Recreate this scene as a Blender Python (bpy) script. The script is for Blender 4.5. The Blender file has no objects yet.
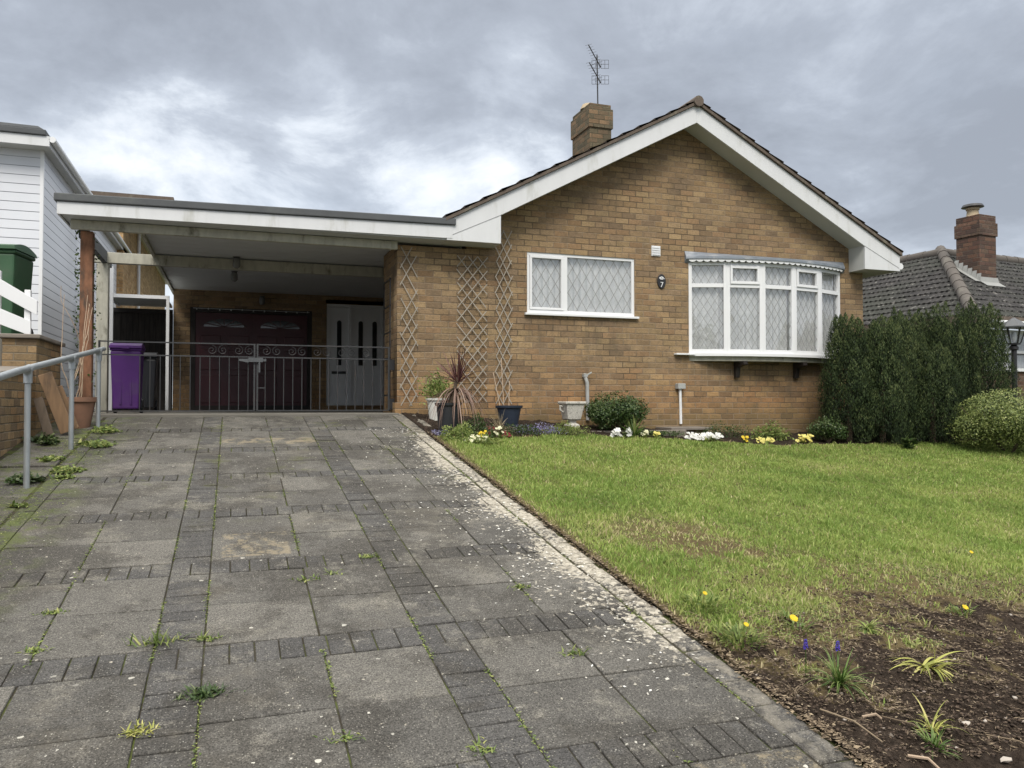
import bpy, bmesh, math, random
import numpy as np
from mathutils import Vector, Matrix, noise as mnoise
random.seed(7); rng=np.random.default_rng(7)
R=math.radians
sc=bpy.context.scene; col=sc.collection

# ------------------------------------------------------------------ shader helpers
class NT:
    def __init__(s,name,world=False):
        if world: s.m=bpy.data.worlds.new(name)
        else: s.m=bpy.data.materials.new(name)
        s.m.use_nodes=True; s.t=s.m.node_tree; s.t.nodes.clear()
    def n(s,typ,**k):
        o=s.t.nodes.new(typ)
        for a,b in k.items(): setattr(o,a,b)
        return o
    def l(s,a,b): s.t.links.new(a,b)
    def setin(s,sock,v):
        if v is None: return
        if isinstance(v,(int,float)): 
            sock.default_value=v
        elif isinstance(v,(tuple,list)):
            sock.default_value=(tuple(v)+(1,))[:len(sock.default_value)] if len(v)<len(sock.default_value) else tuple(v)
        else: s.l(v,sock)
    def math(s,op,a,b=None,c=None,clamp=False):
        o=s.n('ShaderNodeMath',operation=op,use_clamp=clamp)
        s.setin(o.inputs[0],a); s.setin(o.inputs[1],b)
        if c is not None: s.setin(o.inputs[2],c)
        return o.outputs[0]
    def mix(s,f,a,b,mode='MIX'):
        o=s.n('ShaderNodeMix',data_type='RGBA',blend_type=mode)
        s.setin(o.inputs[0],f); s.setin(o.inputs[6],a); s.setin(o.inputs[7],b)
        return o.outputs[2]
    def fmix(s,f,a,b):
        o=s.n('ShaderNodeMix',data_type='FLOAT')
        s.setin(o.inputs[0],f); s.setin(o.inputs[2],a); s.setin(o.inputs[3],b)
        return o.outputs[0]
    def noise(s,vec,scale,detail=4,rough=.55,dist=0,out=0):
        o=s.n('ShaderNodeTexNoise'); s.setin(o.inputs['Vector'],vec)
        o.inputs['Scale'].default_value=scale; o.inputs['Detail'].default_value=detail
        o.inputs['Roughness'].default_value=rough; o.inputs['Distortion'].default_value=dist
        return o.outputs[out]
    def vor(s,vec,scale,feature='F1',out=0,rand=1):
        o=s.n('ShaderNodeTexVoronoi',feature=feature); s.setin(o.inputs['Vector'],vec)
        o.inputs['Scale'].default_value=scale; o.inputs['Randomness'].default_value=rand
        return o.outputs[out]
    def ss(s,x,a,b,lo=0.,hi=1.):
        o=s.n('ShaderNodeMapRange',interpolation_type='SMOOTHSTEP')
        s.setin(o.inputs[0],x); s.setin(o.inputs[1],a); s.setin(o.inputs[2],b); s.setin(o.inputs[3],lo); s.setin(o.inputs[4],hi)
        return o.outputs[0]
    def ramp(s,x,stops,interp='LINEAR'):
        o=s.n('ShaderNodeValToRGB'); s.setin(o.inputs[0],x); cr=o.color_ramp; cr.interpolation=interp
        while len(cr.elements)<len(stops): cr.elements.new(.5)
        for e,(p,c) in zip(cr.elements,stops): e.position=p; e.color=tuple(c)+(1,)
        return o.outputs[0]
    def pos(s): return s.n('ShaderNodeNewGeometry').outputs['Position']
    def sep(s,v):
        o=s.n('ShaderNodeSeparateXYZ'); s.l(v,o.inputs[0]); return o.outputs
    def comb(s,x,y,z):
        o=s.n('ShaderNodeCombineXYZ'); s.setin(o.inputs[0],x); s.setin(o.inputs[1],y); s.setin(o.inputs[2],z); return o.outputs[0]
    def attr(s,name,out=2):
        o=s.n('ShaderNodeAttribute'); o.attribute_name=name; return o.outputs[out]
    def scalevec(s,v,sc_):
        o=s.n('ShaderNodeVectorMath',operation='MULTIPLY'); s.l(v,o.inputs[0]); o.inputs[1].default_value=sc_; return o.outputs[0]
    def out(s,colr,rough=.8,bump=None,bdist=.01,bstr=1.,metal=0,spec=.5,trans=None):
        b=s.n('ShaderNodeBsdfPrincipled'); s.setin(b.inputs['Base Color'],colr); s.setin(b.inputs['Roughness'],rough)
        b.inputs['Metallic'].default_value=metal; b.inputs['Specular IOR Level'].default_value=spec
        if bump is not None:
            u=s.n('ShaderNodeBump'); u.inputs['Distance'].default_value=bdist; u.inputs['Strength'].default_value=bstr
            s.setin(u.inputs['Height'],bump); s.l(u.outputs[0],b.inputs['Normal'])
        sh=b.outputs[0]
        if trans:
            t=s.n('ShaderNodeBsdfTranslucent'); s.setin(t.inputs[0],colr)
            m=s.n('ShaderNodeMixShader'); m.inputs[0].default_value=trans
            s.l(sh,m.inputs[1]); s.l(t.outputs[0],m.inputs[2]); sh=m.outputs[0]
        o=s.n('ShaderNodeOutputMaterial'); s.l(sh,o.inputs[0]); return s.m

def plain(name,c,rough=.6,var=.25,scale=6,dirt=.25,dirtcol=(.08,.07,.05),bump=.3,metal=0,bscale=60,spec=.5,stretch=(1,1,1)):
    s=NT(name); p=s.scalevec(s.pos(),stretch)
    a=s.noise(p,scale,5); d=s.noise(p,scale*.45,6,.65)
    k=s.math('MULTIPLY_ADD',a,2*var,1-var)
    c1=s.mix(1,tuple(c),s.comb(k,k,k),'MULTIPLY')
    c2=s.mix(s.ss(d,.52,.75,0,dirt),c1,dirtcol)
    return s.out(c2,s.math('MULTIPLY_ADD',a,.2,rough-.1,clamp=True),s.noise(p,bscale,4),.004,bump,metal,spec)

def brick_mat(name,pal,mortar,bl=.225,bh=.087,z0=0.,low=None,stain=.5):
    s=NT(name); pos=s.pos(); X,Y,Z=s.sep(pos)
    g=s.n('ShaderNodeNewGeometry'); N=s.sep(g.outputs['True Normal'])
    w=s.noise(pos,14,2); 
    side=s.math('GREATER_THAN',s.math('ABSOLUTE',N[0]),.7)
    u=s.fmix(side,X,s.math('ADD',Y,7.31))
    u=s.math('ADD',u,s.math('MULTIPLY_ADD',w,.008,-.004))
    z=s.math('ADD',Z,s.math('MULTIPLY_ADD',s.noise(pos,9,2),.007,20-z0))
    v=s.math('DIVIDE',z,bh); row=s.math('FLOOR',v); fv=s.math('FRACT',v)
    uu=s.math('ADD',s.math('DIVIDE',s.math('ADD',u,30),bl),s.math('MULTIPLY',s.math('MODULO',row,2),.5))
    uu=s.math('ADD',uu,s.math('MULTIPLY',s.math('SINE',s.math('MULTIPLY',row,7.3)),.05))
    ce=s.math('FLOOR',uu); fu=s.math('FRACT',uu)
    wn=s.n('ShaderNodeTexWhiteNoise',noise_dimensions='3D'); s.l(s.comb(ce,row,side),wn.inputs[0])
    rv=wn.outputs[0]
    # distance to brick edge, in metres
    du=s.math('MULTIPLY',s.math('MINIMUM',fu,s.math('SUBTRACT',1,fu)),bl)
    dv=s.math('MULTIPLY',s.math('MINIMUM',fv,s.math('SUBTRACT',1,fv)),bh)
    d=s.math('MINIMUM',du,dv)
    d=s.math('ADD',d,s.math('MULTIPLY_ADD',s.noise(pos,90,2),.004,-.002))
    mask=s.ss(d,.003,.009)
    n=len(pal); c=s.ramp(rv,[(i/n,pal[i]) for i in range(n)],'CONSTANT')
    big=s.noise(s.scalevec(pos,(1,1,1.6)),1.3,5,.6)
    rv2=s.sep(wn.outputs[1])[1]
    c=s.mix(s.math('MULTIPLY',s.ss(big,.4,.65),.55),c,s.mix(1,c,(.72,.72,.76),'MULTIPLY'))
    k=s.math('MULTIPLY_ADD',rv2,.30,.86); c=s.mix(1,c,s.comb(k,k,k),'MULTIPLY')
    fine=s.noise(s.scalevec(pos,(1,1,2.5)),38,5,.75); k=s.math('MULTIPLY_ADD',fine,1.5,.25); c=s.mix(1,c,s.comb(k,k,k),'MULTIPLY')
    if low:  # replaced, warmer brickwork in the lowest courses
        lz=s.math('ADD',Z,s.math('MULTIPLY_ADD',big,.9,-.45))
        c=s.mix(s.ss(lz,low[1],low[0],0,.8),c,s.mix(1,c,low[2],'MULTIPLY'))
    st=s.noise(s.scalevec(pos,(1,1,.5)),3.1,6,.7)
    c=s.mix(s.math('MULTIPLY',s.ss(st,.5,.75),stain),c,(.085,.075,.055))
    wf=s.noise(pos,5.3,7,.8); c=s.mix(s.ss(wf,.60,.72,0,.45),c,(.40,.35,.26)); dk=s.noise(s.scalevec(pos,(1,1,2.2)),11,6,.8); c=s.mix(s.ss(dk,.54,.68,0,.6),c,(.10,.078,.052))
    if low:  # rain streaks under the two window sills, damp along the foot of the wall
        for (xa,xb,zt_) in ((3.95,5.82,1.28),(6.5,9.65,.70)):
            inx=s.math('MULTIPLY',s.ss(X,xa,xa+.1),s.ss(X,xb,xb-.1)); dn=s.math('MULTIPLY',s.ss(Z,zt_+.01,zt_-.02),s.ss(Z,zt_-.75,zt_-.05))
            stn=s.ss(s.noise(s.comb(s.math('MULTIPLY',X,9),0,s.math('MULTIPLY',Z,.8)),1.2,4,.6),.45,.7)
            c=s.mix(s.math('MULTIPLY',s.math('MULTIPLY',s.math('MULTIPLY',inx,dn),stn),.55),c,(.10,.085,.06))
        c=s.mix(s.math('MULTIPLY',s.ss(s.math('ADD',Z,s.math('MULTIPLY',s.noise(pos,2.5,5,.7),.7)),.42,.02),.55),c,(.10,.095,.05))
    mo=s.mix(s.ss(s.noise(pos,1.7,6,.7),.42,.58),tuple(x*1.12 for x in mortar),tuple(x*.5 for x in mortar))
    c=s.mix(mask,mo,c)
    h=s.math('ADD',s.math('MULTIPLY',mask,.8),s.math('MULTIPLY',fine,.35))
    return s.out(c,.92,h,.006,.9,spec=.2)

TAN=[(.296,.210,.116),(.258,.178,.101),(.310,.218,.120),(.240,.166,.098),(.272,.188,.106),(.222,.156,.096),(.286,.194,.106),(.264,.172,.096),(.28,.198,.114)]
RED=[(.125,.07,.052),(.10,.062,.05),(.145,.085,.06),(.085,.058,.048),(.12,.08,.06)]
M={}
M['brick']=brick_mat('house brick',TAN,(.225,.17,.115),low=(-.25,.75,(1.18,.98,.80)))
M['brick2']=brick_mat('boundary brick',[(.30,.205,.11),(.24,.17,.095),(.19,.135,.085),(.28,.175,.09)],(.17,.14,.10),bh=.078,stain=.6)
M['brick_tan']=brick_mat('extension brick',[(.42,.27,.13),(.36,.22,.10),(.46,.30,.15)],(.40,.32,.2),stain=.1)
M['brick_red']=brick_mat('red brick',RED,(.13,.105,.085),stain=.55)
M['brick_chim']=brick_mat('chimney brick',[(.20,.135,.08),(.15,.11,.07),(.12,.10,.065)],(.13,.12,.08),stain=1.0)

M['white']=plain('white upvc',(.72,.73,.74),.35,.04,3,.12,(.5,.5,.47),.05)
M['fascia']=plain('white painted board',(.62,.63,.64),.45,.06,3,.55,(.36,.36,.31),.15,stretch=(3.5,3.5,.9))
M['soffit']=plain('white soffit',(.50,.51,.49),.6,.07,2,.3,(.4,.4,.34),.1)
M['oldwhite']=plain('weathered white timber',(.40,.39,.33),.85,.4,14,1,(.07,.065,.04),.9,bscale=90,stretch=(1,1,.35))
M['ceil']=plain('carport ceiling',(.52,.54,.55),.7,.06,1.5,.2,(.3,.3,.28),.1)
M['rust']=plain('rough orange timber',(.19,.092,.052),.95,.9,9,1,(.06,.05,.04),1,bscale=50,stretch=(2.,2.,.8))
M['felt']=plain('roof felt',(.085,.09,.095),.9,.3,4,.4,(.16,.17,.15),.5)
M['lead']=plain('lead sheet',(.20,.225,.26),.5,.35,9,.7,(.45,.46,.47),.5,spec=.5)
M['came']=plain('lead came',(.23,.235,.235),.5,.1,4,0,bump=.1)
M['galv']=plain('galvanised steel',(.38,.41,.43),.42,.14,14,.35,(.3,.31,.31),.2,metal=.55)
M['iron']=plain('grey painted iron',(.034,.035,.037),.5,.3,12,.4,(.10,.06,.04),.4)
M['latch']=plain('dull latch steel',(.075,.08,.085),.5,.2,12,.4,(.08,.06,.05),.2)
M['black']=plain('black paint',(.018,.018,.02),.4,.2,9,.2,(.05,.05,.05),.2)
M['darkwood']=plain('dark stained wood',(.018,.013,.011),.6,.3,9,.2,bump=.4)
M['maroon']=plain('maroon garage door',(.060,.007,.013),.4,.2,3,.3,(.02,.008,.008),.2)
M['navy']=plain('navy plastic',(.025,.035,.055),.45,.2,4,.2,(.09,.08,.07),.15)
M['blackpl']=plain('black plastic',(.02,.022,.026),.45,.2,4,.2,(.06,.06,.05),.15)
M['purple']=plain('purple plastic',(.085,.020,.165),.5,.15,5,.6,(.10,.07,.13),.12)
M['green']=plain('green plastic',(.036,.092,.044),.5,.15,5,.5,(.09,.11,.08),.12)
M['terra']=plain('terracotta',(.235,.125,.08),.85,.35,7,.8,(.12,.095,.07),.4)
M['whitepot']=plain('white glazed pot',(.62,.62,.57),.5,.12,9,.4,(.3,.29,.2),.2)
M['stone']=plain('mottled stone urn',(.50,.48,.43),.9,.6,62,1,(.07,.07,.05),1,bscale=60)
M['concrete']=plain('concrete',(.15,.14,.12),.95,.22,3,.4,(.09,.09,.07),.6)
M['cap']=plain('coping slab',(.19,.165,.14),.95,.25,6,.5,(.08,.08,.06),.6)
M['plank']=plain('sawn plank',(.21,.13,.072),.85,.5,3,.9,(.07,.05,.035),.6,stretch=(9,9,1.2))
M['plank2']=plain('weathered plank',(.12,.09,.065),.9,.5,3,.9,(.045,.038,.03),.6,stretch=(9,9,1.2))
M['trellis']=plain('bleached trellis lath',(.32,.29,.245),.9,.3,9,.6,(.17,.14,.11),.5)
M['verge']=plain('brown concrete tile',(.115,.09,.072),.95,.45,14,.8,(.20,.185,.14),.8)
M['flash']=plain('white flashing',(.27,.275,.265),.7,.2,9,.4,(.2,.2,.2),.4)
M['pvcgrey']=plain('grey pipe',(.36,.37,.36),.6,.2,9,.4,(.15,.14,.12),.3)
M['cream']=plain('clay pot',(.42,.34,.23),.9,.2,9,.4,(.15,.13,.1),.4)
M['slate_dark']=plain('dark shingle edge',(.045,.055,.075),.8,.2,9,.2,bump=.4)
M['interior']=plain('room wall',(.35,.33,.3),.9,.1,2,0,bump=0)
M['bark']=plain('bark',(.09,.065,.045),.95,.3,14,.3,bump=1)
M['drystem']=plain('dry stem',(.36,.27,.19),.9,.25,20,.3,bump=.4)
M['paving']=plain('road surface',(.06,.06,.06),.95,.25,5,.3,(.1,.1,.09),.8)

# painted cladding with board lines
s=NT('white cladding'); p=s.pos(); Z=s.sep(p)[2]
f=s.math('FRACT',s.math('DIVIDE',s.math('ADD',Z,20),.125))
c=s.mix(s.ss(s.noise(p,1.2,5),.35,.75,0,.35),(.64,.66,.70),(.54,.56,.61))
c=s.mix(s.ss(f,.0,.10,1,0),c,(.20,.21,.27))
M['clad']=s.out(c,.4,s.math('ADD',s.math('MULTIPLY',f,-1),s.ss(f,0,.08)),.012,.7)

# vertical closeboard fence
s=NT('dark closeboard'); p=s.pos(); X,Y,Z=s.sep(p); f=s.math('FRACT',s.math('DIVIDE',s.math('ADD',X,20),.1))
c=s.mix(s.ss(s.noise(s.scalevec(p,(8,8,.8)),3,5),.3,.7),(.05,.042,.037),(.022,.019,.017)); c=s.mix(s.ss(f,0,.12,1,0),c,(.005,.005,.005))
M['fence']=s.out(c,.9,f,.01,.6)

# window glass: mostly clear, fresnel reflection
s=NT('window glass'); lw=s.n('ShaderNodeLayerWeight'); lw.inputs[0].default_value=.5; fr=s.math('MULTIPLY_ADD',s.math('POWER',lw.outputs[1],4),.8,.12,clamp=True)
t=s.n('ShaderNodeBsdfTransparent'); t.inputs[0].default_value=(.96,.965,.97,1)
g=s.n('ShaderNodeBsdfGlossy'); g.inputs['Roughness'].default_value=.02
bu=s.n('ShaderNodeBump'); bu.inputs['Distance'].default_value=.002; bu.inputs['Strength'].default_value=.25; s.l(s.noise(s.pos(),6,2),bu.inputs['Height']); s.l(bu.outputs[0],g.inputs['Normal'])
m=s.n('ShaderNodeMixShader'); s.l(fr,m.inputs[0]); s.l(t.outputs[0],m.inputs[1]); s.l(g.outputs[0],m.inputs[2])
o=s.n('ShaderNodeOutputMaterial'); s.l(m.outputs[0],o.inputs[0]); M['glass']=s.m
s=NT('dark glass'); M['dglass']=s.out((.02,.025,.03),.08,spec=.8)
s=NT('net curtain'); p=s.pos(); wv=s.math('SINE',s.math('MULTIPLY',s.math('ADD',s.sep(p)[0],s.math('MULTIPLY',s.noise(p,2,3),.12)),62))
k=s.math('MULTIPLY_ADD',wv,.05,.88); lace=s.noise(s.scalevec(p,(1,1,1)),30,3)
c=s.mix(s.ss(lace,.4,.65,0,.25),(.80,.80,.78),(.58,.59,.58)); c=s.mix(1,c,s.comb(k,k,k),'MULTIPLY'); M['net']=s.out(c,.95,wv,.01,.5,spec=.1)
s=NT('jar glass'); M['jar']=s.out((.16,.16,.155),.25)
s=NT('lamp glass'); M['lampglass']=s.out((.75,.77,.78),.2)

# concrete slabs / block pavers (face attribute rnd)
def slab_mat(name,c0,c1,spots):
    s=NT(name); p=s.pos(); X,Y,Z=s.sep(p); r=s.attr('rnd')
    c=s.mix(r,c0,c1)
    big=s.noise(p,1.3,8,.7); c=s.mix(s.ss(big,.46,.55,0,.65),c,(.046,.042,.036))
    wn=s.noise(p,2.1,8,.75); c=s.mix(s.ss(wn,.52,.66,0,.48),c,(.190,.177,.148))
    sp=s.noise(p,7,6,.8); c=s.mix(s.ss(sp,.53,.66,0,.5),c,(.045,.043,.038)); c=s.mix(s.ss(sp,.45,.34,0,.4),c,(.21,.195,.165))
    g=s.noise(p,130,4,.9); k=s.math('MULTIPLY_ADD',s.ss(g,.32,.70),1.7,.25); c=s.mix(1,c,s.comb(k,k,k),'MULTIPLY')
    ag=s.vor(p,110,'F1',0); agc=s.sep(s.vor(p,110,'F1',1))[0]; am=s.math('MULTIPLY',s.ss(ag,.2,.4,1,0),s.math('GREATER_THAN',agc,.80))
    c=s.mix(s.math('MULTIPLY',am,.6),c,(.30,.285,.25))
    ed=s.n('ShaderNodeNewGeometry')
    # lichen dots
    for sc_,th,am_ in ((9,.62,1.),(17,.58,1.),(34,.60,.9)):
        wp=s.n('ShaderNodeVectorMath',operation='ADD'); s.l(p,wp.inputs[0]); s.l(s.scalevec(s.noise(p,60,3,out=1),(.02,.02,.02)),wp.inputs[1])
        dd=s.vor(wp.outputs[0],sc_,'F1',0); vc=s.sep(s.vor(wp.outputs[0],sc_,'F1',1))
        on=s.math('MULTIPLY',s.math('GREATER_THAN',vc[0],th),s.ss(s.noise(p,1.3,4,.6),.36,.58))
        rad=s.math('MULTIPLY_ADD',vc[1],.08,.035)
        mk=s.math('MULTIPLY',s.math('LESS_THAN',dd,rad),on)
        c=s.mix(s.math('MULTIPLY',mk,am_*spots),c,(.50,.48,.42))
    c=s.mix(s.math('MULTIPLY',s.ss(X,2.018,2.03),s.math('MULTIPLY',s.ss(s.noise(p,11,7,.8),.42,.60,.0,.85),s.ss(Y,2.4,3.8,.45,1))),c,(.27,.245,.20))
    # white flaking lichen along the lawn side
    fx=s.ss(X,1.25,2.2); fy=s.math('MULTIPLY',s.ss(Y,2.5,4.2),s.ss(Y,10.2,8.6))
    n1=s.noise(p,1.5,4,.6); n2=s.noise(s.scalevec(p,(1,1,1)),26,5,.6)
    cov=s.math('MULTIPLY',fy,s.math('ADD',s.math('MULTIPLY',fx,s.math('MULTIPLY_ADD',s.ss(n1,.44,.62),.52,.0)),s.ss(X,1.80,2.04,0,.50)))
    mk=s.ss(s.math('SUBTRACT',n2,s.math('SUBTRACT',.685,s.math('MULTIPLY',cov,.40))),.0,.025)
    c=s.mix(s.math('MULTIPLY',mk,.9),c,s.mix(s.ss(s.noise(p,30,6,.8),.38,.62),(.50,.46,.38),(.21,.19,.155)))
    w2=s.noise(p,1.1,7,.75); c=s.mix(s.ss(w2,.55,.64,0,.18),c,(.175,.155,.12))
    for (xa,xb,ya,yb) in ((-.06,.36,5.12,5.62),(1.3,2.02,2.02,2.52),(-.11,.86,8.7,9.1)):   # individual sandier slabs
        mk_=s.math('MULTIPLY',s.math('MULTIPLY',s.ss(X,xa,xa+.02),s.ss(X,xb,xb-.02)),s.math('MULTIPLY',s.ss(Y,ya,ya+.02),s.ss(Y,yb,yb-.02)))
        c=s.mix(s.math('MULTIPLY',mk_,s.ss(s.noise(p,6.5,7,.8),.47,.56,.0,.62)),c,(.27,.225,.15))
    mo=s.noise(p,5,7,.8); c=s.mix(s.math('MULTIPLY',s.ss(mo,.46,.60,0,.85),s.ss(X,-.9,-1.4)),c,(.095,.115,.035)); c=s.mix(s.math('MULTIPLY',s.ss(s.noise(p,2.3,7,.8),.56,.66,0,.5),s.ss(Y,5,7.5)),c,(.10,.105,.045))
    h=s.math('ADD',g,s.math('MULTIPLY',s.noise(p,35,4),.6))
    return s.out(c,.95,h,.004,.7,spec=.25)
M['slab']=slab_mat('concrete slabs',(.080,.076,.069),(.122,.115,.102),1.)
M['paver']=slab_mat('charcoal block paving',(.060,.058,.056),(.080,.077,.073),1.)
s=NT('joint soil'); p=s.pos(); n=s.noise(p,5,5,.7)
c=s.mix(s.ss(n,.45,.62),(.048,.042,.032),(.075,.090,.028)); M['joint']=s.out(c,1,s.noise(p,60,4),.01,.8,spec=.1)

# lawn / soil ground, vertex attribute soil
s=NT('garden ground'); p=s.pos(); a=s.attr('soil')
so=s.mix(s.ss(s.noise(p,28,6,.7),.35,.7),(.022,.016,.012),(.060,.045,.034))
st=s.noise(s.scalevec(p,(1,2.4,1)),70,3,.6); so=s.mix(s.ss(st,.66,.75,0,.4),so,(.17,.125,.085))
dry=s.mix(s.noise(p,40,4),(.16,.115,.06),(.10,.085,.04))
gr=s.mix(s.ss(s.noise(p,2.2,5),.35,.65),(.085,.105,.030),(.14,.14,.05)); gr=s.mix(s.ss(s.noise(p,60,3),.5,.7,0,.5),gr,(.05,.04,.022))
c=s.mix(s.ss(a,.12,.5),gr,dry); c=s.mix(s.ss(a,.5,.85),c,so)
M['ground']=s.out(c,1,s.math('ADD',s.noise(p,60,5,.7),s.math('MULTIPLY',s.noise(p,250,3),.4)),.02,.9,spec=.1)
M['farground']=plain('far ground',(.06,.075,.03),1,.3,.4,.3,bump=.5)

def leaf_mat(name,stops,rough=.55,trans=.25,patch=None):
    s=NT(name); r=s.attr('rnd'); p=s.pos()
    c=s.ramp(r,stops); k=s.math('MULTIPLY_ADD',s.noise(p,3,3),.5,.75); c=s.mix(1,c,s.comb(k,k,k),'MULTIPLY')
    return s.out(c,rough,trans=trans,spec=.3)
M['grass']=leaf_mat('grass blades',[(0,(.11,.19,.04)),(.4,(.235,.33,.075)),(.7,(.375,.425,.13)),(.85,(.44,.42,.19)),(1,(.55,.47,.28))],.6,.35)
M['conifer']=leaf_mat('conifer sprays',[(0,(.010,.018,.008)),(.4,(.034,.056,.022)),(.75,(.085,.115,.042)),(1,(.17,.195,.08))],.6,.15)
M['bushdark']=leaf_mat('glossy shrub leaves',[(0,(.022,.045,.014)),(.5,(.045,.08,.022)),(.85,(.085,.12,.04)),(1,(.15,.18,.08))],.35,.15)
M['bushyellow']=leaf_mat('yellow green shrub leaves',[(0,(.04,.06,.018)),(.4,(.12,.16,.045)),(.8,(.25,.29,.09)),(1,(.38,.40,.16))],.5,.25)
M['weed']=leaf_mat('weed leaves',[(0,(.08,.13,.03)),(.6,(.20,.26,.07)),(1,(.36,.37,.13))],.55,.3)
M['strap']=leaf_mat('strap leaves',[(0,(.05,.10,.02)),(.6,(.11,.18,.04)),(1,(.25,.28,.10))],.45,.3)
M['yellowstrap']=leaf_mat('yellowing strap leaves',[(0,(.22,.25,.06)),(.6,(.42,.42,.11)),(1,(.55,.50,.20))],.5,.3)
M['cordy']=leaf_mat('purple sword leaves',[(0,(.055,.022,.026)),(.5,(.115,.05,.05)),(1,(.20,.105,.09))],.4,.15)
M['skirt']=leaf_mat('withered sword leaves',[(0,(.10,.055,.045)),(.5,(.19,.12,.095)),(1,(.32,.23,.18))],.6,.15)
M['deadleaf']=leaf_mat('dead leaves',[(0,(.075,.055,.038)),(.5,(.18,.135,.09)),(1,(.38,.30,.20))],.8,.15)
M['clod']=leaf_mat('soil clods',[(0,(.022,.015,.011)),(.6,(.06,.042,.03)),(1,(.11,.08,.058))],1,0)
M['pebble']=leaf_mat('pebbles',[(0,(.12,.10,.08)),(.6,(.24,.20,.17)),(1,(.42,.38,.33))],.8,0)
M['petal']=leaf_mat('fallen petals',[(0,(.40,.37,.30)),(.6,(.62,.60,.54)),(1,(.75,.74,.70))],.7,.2)
M['pansy']=leaf_mat('mauve blossom',[(0,(.13,.12,.25)),(.6,(.27,.26,.45)),(1,(.42,.42,.58))],.6,.3)
for k_,c_ in dict(ywhite=(.82,.80,.55),yellow=(.80,.58,.02),paley=(.80,.72,.22),redf=(.20,.010,.014),whitef=(.82,.82,.78),bluef=(.09,.06,.45)).items():
    s=NT('petals '+k_); r=s.attr('rnd'); k=s.math('MULTIPLY_ADD',r,.35,.75); M[k_]=s.out(s.mix(1,c_,s.comb(k,k,k),'MULTIPLY'),.6,trans=.3)

# roof tiles: lichen at the lower lips
s=NT('roof tiles'); p=s.pos(); r=s.attr('rnd')
c=s.mix(r,(.030,.029,.030),(.056,.053,.052)); c=s.mix(s.ss(s.noise(p,1.1,5),.4,.7,0,.6),c,(.05,.055,.045))
n=s.noise(p,9,5,.75); X=s.sep(p)[0]; c=s.mix(s.math('MULTIPLY',s.ss(n,.56,.68),.6),c,(.26,.25,.23))
lip=s.math('GREATER_THAN',r,.95); c=s.mix(s.math('MULTIPLY',lip,s.ss(s.noise(p,10,5,.8),.48,.58,0,.95)),c,(.50,.48,.44))
k=s.math('MULTIPLY_ADD',s.noise(p,60,3),.7,.65); c=s.mix(1,c,s.comb(k,k,k),'MULTIPLY'); M['tile']=s.out(c,.95,s.noise(p,50,4),.01,.6,spec=.2)

# ------------------------------------------------------------------ mesh helpers
def tag(o,label=None,cat=None,group=None,kind=None):
    if label:o['label']=label
    if cat:o['category']=cat
    if group:o['group']=group
    if kind:o['kind']=kind
    return o
def thing(name,loc,label,cat,group=None):
    o=bpy.data.objects.new(name,None); o.empty_display_size=.1; o.location=loc; col.objects.link(o); return tag(o,label,cat,group)
def wloc(o):
    v=Vector((0,0,0))
    while o is not None: v+=o.location; o=o.parent
    return v
def link(name,me,mats,parent=None,smooth=False,loc=None):
    me.name=name
    for m in (mats if isinstance(mats,(list,tuple)) else [mats]): me.materials.append(m)
    o=bpy.data.objects.new(name,me); col.objects.link(o)
    off=Vector((0,0,0))
    if parent is not None: o.parent=parent; off=wloc(parent)
    if loc is not None: o.location=Vector(loc)-off; off=Vector(loc)
    if off.length>0: me.transform(Matrix.Translation(-off))
    if smooth: me.polygons.foreach_set('use_smooth',[True]*len(me.polygons))
    return o
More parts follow.
